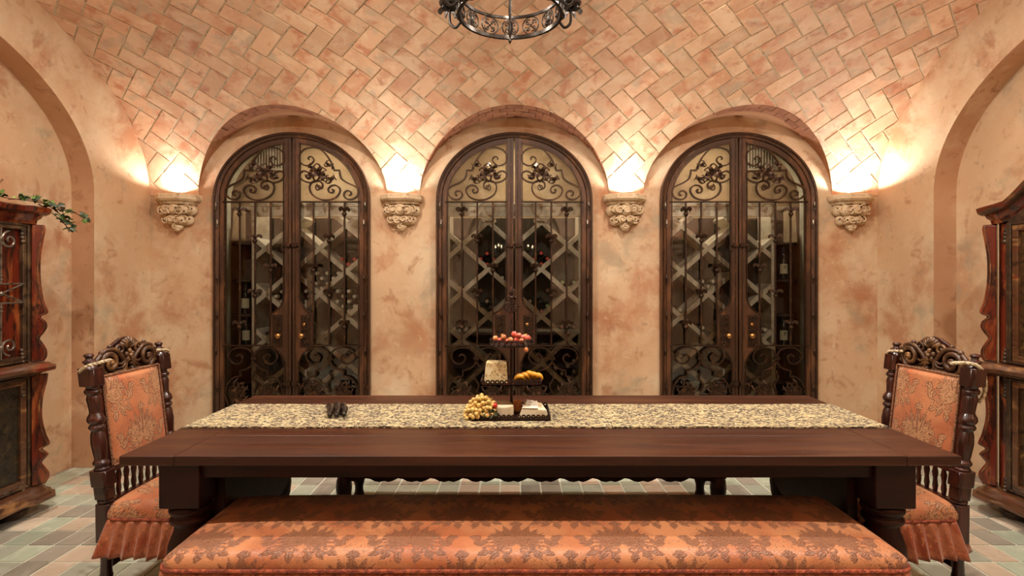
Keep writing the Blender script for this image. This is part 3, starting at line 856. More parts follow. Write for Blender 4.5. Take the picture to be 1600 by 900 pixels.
    m2.build('lock_plate', brass if s == 0 else iron, leaf, T=T, smooth=True)
    m2 = MB(); m2.lathe([(.014, 0), (.010, .012), (.010, .030), (.020, .040), (.022, .052), (.012, .062), (.002, .064)], (0, 0, 0), 14, M=Matrix.Translation((dx(18), YD-.004, dz(524)))@Matrix.Rotation(PI/2, 4, 'X'))
    m2.build('knob', brass, leaf, T=T, smooth=True)
    if s > 0:
        m2 = MB(); m2.lathe([(.014, 0), (.013, .012), (.006, .016)], (0, 0, 0), 12, M=Matrix.Translation((dx(20), YD-.004, dz(507)))@Matrix.Rotation(PI/2, 4, 'X'))
        m2.build('keyhole_cover', brass, leaf, T=T, smooth=True)
    # bolts
    for bz in (383, 599):
        m2 = MB()
        m2.box(dx(-1), dx(14), YD-.020, YD-.010, dz(bz+1.6), dz(bz-1.6)); m2.box(dx(2), dx(9), YD-.024, YD, dz(bz+3), dz(bz-3))
        m2.tube([(dx(13), YD-.015, dz(bz)), (dx(14.5), YD-.02, dz(bz+4)), (dx(14), YD-.02, dz(bz+9)), (dx(10), YD-.018, dz(bz+9))], .005, 6)
        m2.build('slide_bolt', iron, leaf, T=T, smooth=True)
    return leaf
door0 = thing('door_2', 'middle arched wrought iron and glass cellar double door, behind the tiered stand', 'door', (LC[1], YB, 0), kind='structure')
mb = MB()
out = [(dx(122), 0)]+archpts(122, 105, 64)+[(dx(-122), 0)]
inn = [(dx(113.2), 0)]+archpts(113.2, 96.6, 64)+[(dx(-113.2), 0)]
ringstrip(mb, [(LC[1]+a, b) for a, b in out], [(LC[1]+a, b) for a, b in inn], YD-.022, YD+.09, YD-.008)
fr = mb.build('door_frame', door_m, door0, bevel=.003)
mb = MB(); mid = [(dx(118.5), 0)]+archpts(118.5, 101.6, 64)+[(dx(-118.5), 0)]
mb.tube([(LC[1]+a, YD-.022, b) for a, b in mid], .006, 6); mb.build('frame_bead', iron, fr, smooth=True)
for s in (-1, 1):
    for hz in (322, 350, 435, 492, 548, 605, 660):
        mb = MB(); c = (LC[1]+s*dx(113.8+(2 if hz in (322, 548) else 0)), YD-.026, dz(hz)-.03)
        mb.lathe([(.004, -.008), (.008, 0), (.008, .026), (.0095, .028), (.0095, .031), (.008, .033), (.008, .058), (.004, .066)], c, 8)
        mb.build('hinge', pewter if hz < 400 else iron, fr, smooth=True)
for s in (-1, 1): make_leaf(door0, s)
for li, nm, lab in ((0, 'door_1', 'left arched wrought iron and glass cellar double door, nearest the ivy'), (2, 'door_3', 'right arched wrought iron and glass cellar double door')):
    c = copy_tree(door0); c.name = nm; c.location = (LC[li], YB, 0); c['label'] = lab
# ================================================================ WINE RACKS
KR = 5.0/FPX
def rx(p): return (p-HX)*KR
def rz_(p): return CZ+(HY-p)*KR
Y0R, Y1R = 4.985, 5.26
def clipline(x0, z0, sl, xa, xb, za, zb):
    """segment of z=z0+sl*(x-x0) inside the rectangle"""
    pts = []
    for x in (xa, xb):
        z = z0+sl*(x-x0)
        if za <= z <= zb: pts.append((x, z))
    for z in (za, zb):
        x = x0+(z-z0)/sl
        if xa <= x <= xb: pts.append((x, z))
    pts = sorted(set((round(a, 4), round(b, 4)) for a, b in pts))
    return (pts[0], pts[-1]) if len(pts) > 1 and (pts[-1][0]-pts[0][0]) > .06 else None
def rack(lab, xa, xb, nx, nz, px_, pz_, posts):
    t = thing('wine_rack', lab, 'rack', ((xa+xb)/2, 5.1, 0))
    za, zb = .10, rz_(339)
    sl = pz_/px_
    for sg in (1, -1):
        for k in range(-14, 15):
            r = clipline(nx, nz+2*k*pz_, sg*sl, xa, xb, za, zb)
            if not r: continue
            (x0, z0), (x1, z1) = r
            L = sqrt((x1-x0)**2+(z1-z0)**2); n = Vector((-(z1-z0)/L, (x1-x0)/L))
            h = .021; o = 0 if sg > 0 else .003
            p = [(x0+n.x*h, z0+n.y*h), (x1+n.x*h, z1+n.y*h), (x1-n.x*h, z1-n.y*h), (x0-n.x*h, z0-n.y*h)]
            MB().prism(p, Y0R+o, Y1R-o).build('diagonal_board', rackw, t, bevel=.002)
    MB().box(xa-.02, xb+.02, Y0R-.01, Y0R+.012, zb, rz_(323)).build('top_rail', rackw, t, bevel=.002)
    MB().box(xa-.03, xb+.03, Y0R-.02, Y0R+.02, rz_(323), rz_(318)).build('cap_board', rackw, t, bevel=.002)
    MB().box(xa-.02, xb+.02, Y0R-.01, Y1R, .02, za).build('plinth', rackd, t)
    MB().box(xa-.02, xb+.02, Y1R+.02, Y1R+.03, .02, zb+.02).build('back_panel', rackshade_m, t)  # added dark sheet, in place of shade behind the boards
    for p in posts:
        MB().box(p-.02, p+.02, Y0R-.006, Y1R, .02, rz_(323)-.001).build('post', rackw, t, bevel=.002)
    return t
pz2 = 36.7*KR
rack('diamond wine rack behind the middle cellar door', rx(700), rx(907), rx(763), rz_(347), 41.4*KR, pz2, (rx(700), rx(907)))
rack('diamond wine rack behind the left cellar door', rx(398), rx(586), rx(542), rz_(353), 42*KR, 35.5*KR, (rx(398), rx(588)))
rack('diamond wine rack behind the right cellar door', rx(1020), rx(1207), rx(1064), rz_(353), 42*KR, 35.5*KR, (rx(1018), rx(1207)))
SHP = (379, 437, 491, 541, 596)
for nm, xa, xb, po in (('left', 362, 392, 360), ('right', 1214, 1246, 1248)):
    t = thing('bottle_shelf', 'narrow open bottle shelving at the outer side of the %s wine rack' % nm, 'shelf', (rx((xa+xb)/2), 5.1, 0))
    MB().box(rx(po)-.022, rx(po)+.022, Y0R-.01, Y1R, .02, rz_(323)).build('pale_post', cellar_m, t)
    MB().box(rx(xa)-.01, rx(xb)+.01, Y1R-.02, Y1R, .02, rz_(323)).build('back_board', rackd, t)
    MB().box(rx(xa)-.01, rx(xb)+.01, Y0R, Y0R+.03, rz_(329), rz_(323)).build('top_board', rackw, t)
    for z in SHP: MB().box(rx(xa)-.008, rx(xb)+.006, Y0R, Y1R-.02, rz_(z)-.02, rz_(z)).build('shelf_board', rackd, t, bevel=.002)
# bottles
bot_glass = mat('dark_bottle_glass', lin((18,24,16)), .12, spec=.8, coat=.5)
bot_label = mat('cream_label', lin((196,184,150)), .7)
ink = mat('label_ink', lin((40,34,28)), .7)
CAPM = {'red': mat('red_foil', lin((196,48,44)), .35, .3), 'white': mat('pale_foil', lin((214,206,184)), .4), 'green': mat('green_foil', lin((120,176,96)), .35, .3), 'pink': mat('pink_foil', lin((206,112,100)), .35, .3)}
CAPM['dark'] = mat('dark_foil', lin((60,56,60)), .3, .3)
protos = {}
def lying(color):
    if color not in protos:
        t = thing('wine_bottle', 'x', 'bottle', (0, 0, 0))
        M = Matrix.Rotation(-PI/2, 4, 'X')   # axis z -> +y
        b = MB().lathe([(.014, .0), (.0145, .07), (.018, .085), (.031, .115), (.0345, .14), (.0345, .27), (.030, .275)], (0, 0, 0), 12, M=M).build('bottle_body', bot_glass, t, smooth=True)
        MB().lathe([(.0155, -.008), (.0165, -.002), (.0165, .05), (.0155, .055)], (0, 0, 0), 12, M=M).build('foil_cap', CAPM[color], t, smooth=True)
        MB().lathe([(.009, -.0095), (.009, -.008)], (0, 0, 0), 10, M=M).build('cork_mark', CAPM['pink' if color == 'red' else ('dark' if color == 'dark' else 'white')], t)
        protos[color] = [t, False]
    p = protos[color]
    if not p[1]: p[1] = True; return p[0]
    return copy_tree(p[0])
ORD = ['first', 'second', 'third', 'fourth', 'fifth', 'sixth']
CL = [
 ("high at the right of the left rack", 'red', [(534.7,405),(554,405),(544.5,413)]),
 ("in the big cluster high in the left rack", 'white', [(494,427),(511.5,427),(529,427),(485,435),(503,435),(521,435),(494,443),(512,443),(503,450)]),
 ("beside the left door's lock stile", 'white', [(479,455),(470,463),(488,463),(479,471)]),
 ("low right in the left rack", 'white', [(527.5,455),(545,455),(536.5,463),(554,463),(571,463),(527.5,471),(545.5,471),(563,471),(536.5,478.5),(554.5,478.5),(545,486)]),
 ("in the left door's left leaf", 'white', [(432,463),(441,456),(441,471)]),
 ("left of the left door's lock plate", 'dark', [(418,521),(427,513)]),
 ("below the left door's bar", 'dark', [(539,556),(556,549)]),
 ("upper left in the middle rack", 'red', [(761,396),(751.5,404.5),(771,404.5),(761,413)]),
 ("high at the middle rack's left post", 'dark', [(713.5,402)]),
 ('in the left leaf of the middle door', 'white', [(785,434)]),
 ('at the left post of the middle rack', 'white', [(718,450)]),
 ("left of the stand's finial", 'white', [(761,470.6)]),
 ("lower left of the stand's finial", 'dark', [(752,479),(766,480)]),
 ("low left in the middle rack", 'white', [(710,513.5),(728.5,513.5)]),
 ("upper right in the middle rack", 'red', [(845.6,395.5),(855.3,404),(836,404),(845.6,412.5)]),
 ("at the middle rack's right post", 'green', [(879,441),(897,441),(888,449)]),
 ("just right of the stand's finial", 'white', [(828.5,470.6)]),
 ("right of the middle lock plates", 'dark', [(845,470.6)]),
 ("right of the middle lock plates", 'green', [(855,478)]),
 ("right of the middle lock plates", 'pink', [(846,486)]),
 ("just above the middle door's bar, right", 'pink', [(878,511),(897,511),(887.6,519.5)]),
 ("low right behind the middle door's scrolls", 'white', [(897,564),(887,572),(868.6,575),(897,580.5),(878.5,583.5),(889,591.5)]),
 ("behind the middle door's lower scroll", 'dark', [(843,546.6),(859,566),(852,558)]),
 ("in the right door's left leaf", 'white', [(1097,439.6),(1114,439.6),(1105.5,447.5)]),
 ('at the left edge of the right door', 'white', [(1062.7,484)]),
 ('above the bar of the right door', 'white', [(1097.6,512)]),
 ('above the bar of the right door', 'dark', [(1107,520)]),
 ("behind the right door's left scroll", 'white', [(1063,556)]),
 ("right of the right door's lock plate", 'white', [(1195,515)]),
]
CN = {'red': 'red-capped', 'white': 'pale-capped', 'green': 'green-capped', 'pink': 'pink-capped', 'dark': 'dark-capped'}
for where, colr, pts in CL:
    rows = sorted(set(round(p[1]/4) for p in pts))
    for p in pts:
        t = lying(colr)
        t.location = (rx(p[0]), Y0R+.012, rz_(p[1]))
        row = sorted(q[0] for q in pts if round(q[1]/4) == round(p[1]/4))
        a = ''
        if len(pts) > 1:
            rn = rows.index(round(p[1]/4))
            rw = 'top row' if rn == 0 else ('bottom row' if rn == len(rows)-1 else ORD[rn]+' row')
            if len(rows) == 1: rw = 'pair'
            a = ', alone in the %s' % rw if len(row) == 1 else ', %s in the %s' % (ORD[row.index(p[0])], rw)
        t['label'] = '%s bottle %s%s' % (CN[colr], where, a)
        t['group'] = 'wine bottles lying in the diamond racks'
# standing bottles on the side shelves
def standing(px, shelf, lab, letter, h=.30, sc=1):
    x = rx(px); z = rz_(shelf); y = 5.04
    t = thing('standing_wine_bottle', lab, 'bottle', (x, y, z), group='bottles standing on the side shelves')
    MB().lathe([(.036, 0), (.038, .006), (.038, .175), (.032, .20), (.017, .225), (.0145, .24), (.0145, .285)], (x, y, z), 16).build('bottle_body', bot_glass, t, smooth=True)
    MB().lathe([(.0155, .235), (.016, .285), (.0165, .288), (.0155, .296)], (x, y, z), 14).build('foil_cap', CAPM['dark'], t, smooth=True)
    m = MB(); n = 12
    vs = []
    for i in range(n+1):
        a = math.radians(200+140*i/n)
        for zz in (.055, .145): vs.append((x+.0386*cos(a), y+.0386*sin(a), z+zz))
    m.add(vs, [(2*i, 2*i+2, 2*i+3, 2*i+1) for i in range(n)])
    lb = m.build('paper_label', bot_label, t, smooth=True)
    if letter:
        cu = bpy.data.curves.new('lettering', 'FONT'); cu.body = 'P.'; cu.size = .05; cu.extrude = .0006; cu.align_x = 'CENTER'
        o = bpy.data.objects.new('tmp', cu); COL.objects.link(o)
        dg = bpy.context.evaluated_depsgraph_get(); me = bpy.data.meshes.new_from_object(o.evaluated_get(dg))
        bpy.data.objects.remove(o)
        q = bpy.data.objects.new('lettering', me); COL.objects.link(q); me.materials.clear(); me.materials.append(ink)
        q.parent = lb; q.location = (0.004, -.0392, .095); q.rotation_euler = (PI/2, 0, 0)
standing(1227, 437, 'upper standing wine bottle with a cream label marked P at the right door', True)
standing(1227, 541, 'lower standing wine bottle with a cream label marked P at the right door', True)
standing(381, 491, 'upper standing dark wine bottle on the left door shelving', False)
standing(382, 541, 'lower standing dark wine bottle on the left door shelving', False)
# ================================================================ TABLE
TX0, TX1, TY0, TY1, TZ = -1.442, 1.635, 1.985, 3.03, 0.760
t = thing('dining_table', 'long dark brown wooden trestle dining table with thick square legs', 'table', ((TX0+TX1)/2, (TY0+TY1)/2, 0))
EB = .20
npl = 4
for k in range(npl):
    y0 = TY0+(TY1-TY0)*k/npl; y1 = TY0+(TY1-TY0)*(k+1)/npl
    MB().box(TX0+EB, TX1-EB, y0+.0006, y1-.0006, TZ-.036, TZ).build('plank', wood_top, t, bevel=.0015)
for x0, x1 in ((TX0, TX0+EB-.0015), (TX1-EB+.0015, TX1)):
    MB().box(x0, x1, TY0, TY1, TZ-.036, TZ).build('end_board', wood_top, t, bevel=.003)
LEG = [(TX0+.175, TY0+.15), (TX1-.19, TY0+.15), (TX0+.175, TY1-.15), (TX1-.19, TY1-.15)]
for lx, ly in LEG:
    mb = MB(); h = .078
    mb.box(lx-h, lx+h, ly-h, ly+h, .535, TZ-.036)
    mb.lathe([(.060, .535), (.074, .525), (.078, .510), (.070, .498), (.060, .492), (.070, .484), (.076, .474), (.070, .464), (.056, .456), (.060, .43), (.078, .38), (.084, .33), (.078, .27), (.058, .22), (.052, .20), (.066, .185), (.066, .165), (.056, .155)], (lx, ly, 0), 24)
    mb.box(lx-h, lx+h, ly-h, ly+h, .02, .155); mb.lathe([(.07, 0), (.075, .02)], (lx, ly, 0), 16)
    mb.build('leg', wood_d, t, smooth=True, bevel=.004)
ax0, ax1, ay0, ay1 = LEG[0][0], LEG[1][0], TY0+.09, TY1-.09
MB().box(ax0, ax1, ay0, ay0+.03, .648, TZ-.036).build('apron', wood_d, t, bevel=.003)
MB().box(ax0, ax1, ay1-.03, ay1, .648, TZ-.036).build('apron', wood_d, t, bevel=.003)
for sx, lx in ((1, LEG[0][0]+.085), (-1, LEG[1][0]-.085)):
    # shaped end panel between the legs of a trestle
    prof = [(TY0+.2, TZ-.04), (TY1-.2, TZ-.04), (TY1-.2, .42), (TY1-.24, .36), (TY1-.30, .33), ((TY0+TY1)/2, .37), (TY0+.30, .33), (TY0+.24, .36), (TY0+.2, .42)]
    MB().prism(prof, lx-.022, lx+.022, 'x').build('end_panel', wood_d, t, bevel=.003)
    MB().box(lx-.035, lx+.035, TY0+.2, TY1-.2, .07, .14).build('stretcher', wood_d, t, bevel=.004)
# runner
rn = thing('table_runner', 'cream and brown speckled chenille runner laid along the table', 'runner', ((TX0+TX1)/2, 2.56, TZ))
mb = MB(); RY0, RY1 = 2.355, 2.785
def rp(i, j, up):
    n = 150
    u = -0.10+(TX1-TX0+.20)*i/n; y = RY0+(RY1-RY0)*j/14
    x = TX0+u; z = TZ+.001
    r = rnd(i*31+j)
    if u < -.004: z = TZ-(-.004-u)*.97; x = TX0-.010
    if u > TX1-TX0+.004: z = TZ-(u-(TX1-TX0)-.004)*.97; x = TX1+.010
    sc = 1
    if up:
        if u < -.004: x -= .007
        elif u > TX1-TX0+.004: x += .007
        else: z += .006+.0012*r.random()
    y += .003*sin(u*9)+(.002*sin(u*23) if j in (0, 14) else 0)
    return (x, y, z)
mb.grid(lambda i, j: rp(i, j, True), 150, 14)
N = len(mb.v)
mb.grid(lambda i, j: rp(i, j, False), 150, 14)
for i in range(150):
    for j in (0, 14):
        a, b = i*15+j, (i+1)*15+j; mb.f.append((a, b, N+b, N+a))
for j in range(14):
    for i in (0, 150):
        a, b = i*15+j, i*15+j+1; mb.f.append((a, b, N+b, N+a))
mb.build('runner_cloth', runner_m, rn, smooth=True)
# ================================================================ BENCHES
BX0, BX1, BY0, BY1 = -1.172, 1.313, 1.775, 2.31
t = thing('upholstered_bench', 'long bench in orange damask with a ruffled skirt at the near side of the table', 'bench', ((BX0+BX1)/2, (BY0+BY1)/2, 0))
def cushion(x0, x1, y0, y1, z0, zt, crown, rr, nu, nv, ro=.0):
    """top grid of a padded seat: returns vertex fn and the flattened (u, v)"""
    W_, D_ = x1-x0, y1-y0
    vs = []; uv = []
    for i in range(nu+1):
        for j in range(nv+1):
            a = i/nu; b = j/nv
            # parameters run over the top and down the rounded sides
            def edge(q, L):
                d = q*(L+2*.06)-.06
                if d < rr:
                    th = max(0, min(1, (rr-d)/(rr+.06)))*PI/2
                    return rr-rr*sin(th), rr*(1-cos(th)), d
                if d > L-rr:
                    th = max(0, min(1, (d-(L-rr))/(rr+.06)))*PI/2
                    return L-rr+rr*sin(th), rr*(1-cos(th)), d
                return d, 0, d
            X, dzx, du = edge(a, W_); Y, dzy, dv = edge(b, D_)
            h = zt-z0
            drop = 1-(1-min(1, dzx/rr))*(1-min(1, dzy/rr))
            e = max(0, 1-abs(2*a-1)**8)*max(0, 1-abs(2*b-1)**3)
            z = zt-drop*h*1.0+crown*e
            # slightly rounded plan corners
            cxr = max(0, ro-min(X, W_-X)); cyr = max(0, ro-min(Y, D_-Y))
            if ro and cxr > 0 and cyr > 0:
                dd = sqrt(cxr**2+cyr**2)
                if dd > ro:
                    f = ro/dd
                    X = (ro-cxr*f) if X < W_/2 else W_-(ro-cxr*f)
                    Y = (ro-cyr*f) if Y < D_/2 else D_-(ro-cyr*f)
            vs.append((x0+X, y0+Y, z)); uv.append((du, dv))
    return vs, uv
vs, uv = cushion(BX0, BX1, BY0, BY1, .455, .493, .022, .05, 600, 150, .06)
mb = MB(); nu, nv = 600, 150
mb.add(vs, [(i*(nv+1)+j, (i+1)*(nv+1)+j, (i+1)*(nv+1)+j+1, i*(nv+1)+j+1) for i in range(nu) for j in range(nv)])
U = np.array([p[0] for p in uv]); V = np.array([p[1] for p in uv])
cols, _ = damask_cols(U, V, .36, .40, u0=.10, v0=.02)
o = mb.build('seat_cushion', damask, t, smooth='all', fixn=False); setcol(o, cols)
def outline(x0, x1, y0, y1, r, n=6):
    P = []
    for cx, cy, a in ((x1-r, y0+r, -90), (x1-r, y1-r, 0), (x0+r, y1-r, 90), (x0+r, y0+r, 180)):
        for k in range(n+1):
            q = math.radians(a+90*k/n); P.append((cx+r*cos(q), cy+r*sin(q)))
    return P
def densify(P, step):
    out = []
    n = len(P)
    for i in range(n):
        a, b = P[i], P[(i+1) % n]; L = math.dist(a, b); m = max(1, int(L/step))
        for k in range(m): out.append((a[0]+(b[0]-a[0])*k/m, a[1]+(b[1]-a[1])*k/m))
    return out
def piping(x0, x1, y0, y1, z, parent, r=.006, M=None):
    P = densify(outline(x0, x1, y0, y1, .06), .02)
    m = MB(); m.tube([(p[0], p[1], z) for p in P], r, 6, closed=True)
    # two strands twisting round the core
    D = densify(outline(x0, x1, y0, y1, .06), .006)
    for ph in (0, PI):
        pts = []
        for i, p in enumerate(D):
            a, b = D[i-1], D[(i+1) % len(D)]
            d = Vector((b[0]-a[0], b[1]-a[1], 0)).normalized(); n_ = Vector((d.y, -d.x, 0))
            q = i*.9+ph
            pts.append(Vector((p[0], p[1], z))+n_*(r*.65*cos(q))+Vector((0, 0, r*.65*sin(q))))
        m.tube(pts, r*.55, 4, closed=True)
    return m.build('piping', cord_m, parent, smooth=True)
def skirt(x0, x1, y0, y1, zt, zb, parent, pitch=.055, amp=.016, flare=.03, seed=1):
    P = densify(outline(x0, x1, y0, y1, .05), pitch/8)
    R = rnd(seed); n = len(P); m = MB(); nr = 9
    vs = []
    ph = 0; phs = []
    for i in range(n):
        ph += 2*PI/8*R.uniform(.65, 1.35); phs.append(ph)
    dz_ = [R.uniform(-1, 1) for _ in range(n)]
    for i, p in enumerate(P):
        a, b = P[i-1], P[(i+1) % n]
        d = Vector((b[0]-a[0], b[1]-a[1])).normalized(); nn = Vector((d.y, -d.x))
        for k in range(nr+1):
            u = k/nr
            w_ = abs(sin(phs[i]/2))**.8*2-1
            o = flare*u+amp*(.25+.75*u**.7)*w_
            sh = amp*.55*u*sin(phs[i])
            vs.append((p[0]+nn.x*o+d.x*sh, p[1]+nn.y*o+d.y*sh, zt+(zb-zt)*u+.004*sin(phs[i]*.5)*u))
    fs = [(i*(nr+1)+k, ((i+1) % n)*(nr+1)+k, ((i+1) % n)*(nr+1)+k+1, i*(nr+1)+k+1) for i in range(n) for k in range(nr)]
    m.add(vs, fs)
    o = m.build('ruffled_skirt', skirt_m, parent, smooth='all', fixn=False)
    so = o.modifiers.new('thick', 'SOLIDIFY'); so.thickness = .002
    return o
piping(BX0-.003, BX1+.003, BY0-.003, BY1+.003, .4535, t)
skirt(BX0, BX1, BY0, BY1, .447, .22, t, pitch=.05)
MB().box(BX0+.02, BX1-.02, BY0+.02, BY1-.02, .36, .452).build('seat_frame', wood_d, t)
for lx in (BX0+.09, (BX0+BX1)/2, BX1-.09):
    for ly in (BY0+.08, BY1-.08):
        MB().box(lx-.03, lx+.03, ly-.03, ly+.03, 0, .36).build('leg', wood_d, t, bevel=.004)
# carved bench on the far side of the table
FX0, FX1, FY0, FY1 = -1.12, 1.33, 3.13, 3.52
t = thing('carved_bench', 'dark carved bench on the far side of the table, seen beneath it', 'bench', ((FX0+FX1)/2, 3.3, 0))
MB().box(FX0, FX1, FY0, FY1, .42, .45).build('seat', wood_d, t, bevel=.006)
prof = [(FX0+.08, .42)]
n = 84
R = rnd(8); pts = []
for i in range(n+1):
    x = FX0+.10+(FX1-FX0-.20)*i/n
    k = (i % 7)
    z = .232+[.018, .004, 0, .006, .0, .008, .022][k]
    pts.append((x, z))
MB().prism([(FX1-.10, .42), (FX0+.10, .42)]+pts, FY0+.02, FY0+.045).build('scalloped_apron', wood_d, t)
for lx in (-.99, 1.19):
    for ly in (FY0+.04, FY1-.04):
        MB().lathe([(.030, 0), (.036, .02), (.026, .06), (.026, .09), (.040, .14), (.046, .19), (.042, .24), (.026, .28), (.034, .30), (.034, .42)], (lx, ly, 0), 16).build('leg', wood_d, t, smooth=True)
# ================================================================ CHAIRS
def make_chair():
    t = thing('dining_chair', 'x', 'chair', (0, 0, 0)); HWd = .215
    lean = lambda z: -.075*max(0, (z-.45))/.62
    def post(s):
        m = MB(); y = s*HWd; b = .034
        def bx(z0, z1, h=b):
            v0, v1 = lean(z0), lean(z1)
            c = .3*h
            vs = []
            for zz, l in ((z0, v0), (z1, v1)):
                for a, b_ in ((-h, -h+c), (-h, h-c), (-h+c, h), (h-c, h), (h, h-c), (h, -h+c), (h-c, -h), (-h+c, -h)):
                    vs.append((l+a, y+b_, zz))
            m.add(vs, [tuple(range(8)), tuple(range(8, 16))]+[(k, (k+1) % 8, 8+(k+1) % 8, 8+k) for k in range(8)])
        def lt(pr):
            m.add(*lathe_lean(pr, y))
        def lathe_lean(pr, y):
            q = MB().lathe(pr, (0, y, 0), 18); return [(p[0]+lean(p[2]), p[1], p[2]) for p in q.v], q.f
        bx(0, .13, .032); lt([(.020, .13), (.026, .15), (.022, .17), (.020, .22), (.024, .26), (.026, .30)])
        bx(.30, .46, .030); lt([(.022, .46), (.03, .465), (.03, .475), (.022, .48)])
        bx(.48, .535, .030); bx(.535, .60, .036)
        lt([(.026, .60), (.030, .605), (.022, .615), (.030, .625), (.031, .632), (.022, .645), (.025, .67), (.029, .71), (.026, .75), (.021, .765), (.030, .775), (.031, .783), (.023, .793), (.030, .80), (.034, .81), (.030, .825), (.021, .84), (.023, .87), (.027, .90), (.022, .915), (.031, .925), (.031, .935), (.022, .945), (.026, .955)])
        bx(.955, 1.03, .036)
        lt([(.030, 1.03), (.024, 1.038), (.016, 1.045), (.024, 1.052), (.026, 1.058), (.014, 1.064), (.012, 1.072), (.020, 1.080), (.016, 1.088), (.002, 1.092)])
        return m
    for s in (-1, 1): post(s).build('back_post', wood_c, t, smooth=True, bevel=.002)
    for s in (-1, 1):
        m = MB(); m.box(.40, .455, s*HWd-.028, s*HWd+.028, .30, .41); m.lathe([(.018, .10), (.028, .13), (.022, .18), (.028, .26), (.024, .30)], (.428, s*HWd, 0), 14); m.box(.40, .456, s*HWd-.028, s*HWd+.028, 0, .10)
        m.build('front_leg', wood_c, t, smooth=True, bevel=.002)
    for s in (-1, 1): MB().box(.02, .42, s*HWd-.014, s*HWd+.014, .05, .085).build('stretcher', wood_c, t, bevel=.002)
    MB().box(.0, .03, -HWd, HWd, .19, .225).build('stretcher', wood_c, t, bevel=.002)
    sf = MB().box(.0, .45, -.225, .225, .35, .405).build('seat_frame', wood_c, t)
    # seat
    vs, uv = cushion(.01, .475, -.245, .245, .405, .452, .028, .045, 120, 120, .03)
    m = MB(); m.add(vs, [(i*121+j, (i+1)*121+j, (i+1)*121+j+1, i*121+j+1) for i in range(120) for j in range(120)])
    o = m.build('seat_cushion', damask_c, t, smooth='all', fixn=False)
    cols, _ = damask_cols(np.array([p[1] for p in uv]), np.array([p[0] for p in uv]), .36, .44, u0=.065+.18, v0=.03); setcol(o, cols)
    piping(.007, .478, -.248, .248, .404, t, .0055)
    skirt(.01, .475, -.245, .245, .400, .262, t, pitch=.052, amp=.017, flare=.045, seed=4)
    # padded back
    nu, nv = 110, 150; W_, z0, z1 = .172, .605, .985
    vs = []; uu = []; vv = []
    for side in (1,):
        for i in range(nu+1):
            for j in range(nv+1):
                a, b = i/nu, j/nv
                y = -W_+2*W_*a; z = z0+(z1-z0)*b
                e = min(1, min(a, 1-a)*12)*1.0; f = min(1, min(b, 1-b)*14)
                bul = .014*sin(PI*e/2)*sin(PI*f/2)+.010*sin(PI*a)*sin(PI*b)
                vs.append((lean(z)+.012+bul, y, z)); uu.append(y+W_); vv.append(z-z0)
    m = MB(); m.add(vs, [(i*(nv+1)+j, (i+1)*(nv+1)+j, (i+1)*(nv+1)+j+1, i*(nv+1)+j+1) for i in range(nu) for j in range(nv)])
    o = m.build('back_panel', damask_c, t, smooth='all', fixn=False)
    cols, _ = damask_cols(np.array(uu), np.array(vv), .34, .42, u0=W_, v0=.02); setcol(o, cols)
    m = MB(); prof = [(lean(z0)-.018, z0), (lean(z0)+.013, z0), (lean(z1)+.013, z1), (lean(z1)-.018, z1)]
    m.prism(prof, -W_-.004, W_+.004, 'y'); m.build('back_board', wood_c, t)
    m = MB()
    for y0, y1, za, zb in ((-W_-.004, -W_-.004, z0, z1), (W_+.004, W_+.004, z0, z1)):
        m.tube([(lean(za+(zb-za)*k/60)+.016+.002*(k % 2), y0, za+(zb-za)*k/60) for k in range(61)], .005, 5)
    for z in (z0-.002, z1+.002):
        m.tube([(lean(z)+.016+.002*(k % 2), -W_+2*W_*k/60, z) for k in range(61)], .005, 5)
    m.build('gimp_trim', gimp_m, t, smooth=True)
    # stiles and rails round the panel
    m = MB()
    for s in (-1, 1):
        m.prism([(lean(.58)-.014, .58), (lean(.58)+.012, .58), (lean(1.0)+.012, 1.0), (lean(1.0)-.014, 1.0)], s*.178, s*.200, 'y')
    m.box(lean(.59)-.014, lean(.59)+.014, -.2, .2, .575, .600)
    m.build('back_frame', wood_c, t, bevel=.002)
    for k in range(9):
        y = -.18+.36*k/8
        MB().lathe([(.007, .46), (.011, .49), (.008, .52), (.012, .55), (.007, .577)], (lean(.52), y, 0), 8).build('gallery_spindle', wood_c, t, smooth=True)
    MB().box(-.012, .014, -.2, .2, .445, .465).build('lower_rail', wood_c, t)
    # carved crest
    X = lean(1.05)
    m = MB()
    # pierced backing outline
    top = [(-.19, .985), (-.195, 1.015), (-.185, 1.045), (-.15, 1.075), (-.11, 1.095), (-.07, 1.118), (-.035, 1.135), (0, 1.142), (.035, 1.135), (.07, 1.118), (.11, 1.095), (.15, 1.075), (.185, 1.045), (.195, 1.015), (.19, .985)]
    m.prism(top, X-.022, X-.008, 'x'); m.build('crest_board', wood_c, t, bevel=.002)
    m = MB()
    for s in (-1, 1):
        sp = [(s*(.115+a), 1.035+b) for a, b in spiral(0, 0, .055, .008, -PI/2, 1.6, 34)]
        P = [(X+.004, s*.012, .992), (X+.004, s*.055, .985)]+[(X+.004+.012*(i/len(sp)), a, b) for i, (a, b) in enumerate(sp)]
        m.tube(crom(P[:3], 3)[:-1]+[Vector(p) for p in P[2:]], .0125, 8, taper=lambda t_: 1.1-.4*t_)
        m.ball((X+.016, s*.115, 1.035), (.012, .013, .013), 10, 6)
        P = [(X, s*.015, 1.01), (X+.006, s*.045, 1.055), (X+.008, s*.085, 1.090), (X+.004, s*.135, 1.092), (X, s*.165, 1.072)]
        m.tube(crom(P, 5), .011, 8, taper=lambda t_: 1.1-.5*t_)
        sp = [(s*(.055+a), 1.085+b) for a, b in spiral(0, 0, .026, .006, 0, 1.2*1, 18)]
        m.tube([(X+.006, a, b) for a, b in sp], .007, 6)
        m.ball((X, s*.150, 1.083), (.012, .014, .012), 8, 5); m.ball((X, s*.105, 1.105), (.010, .012, .010), 8, 5)
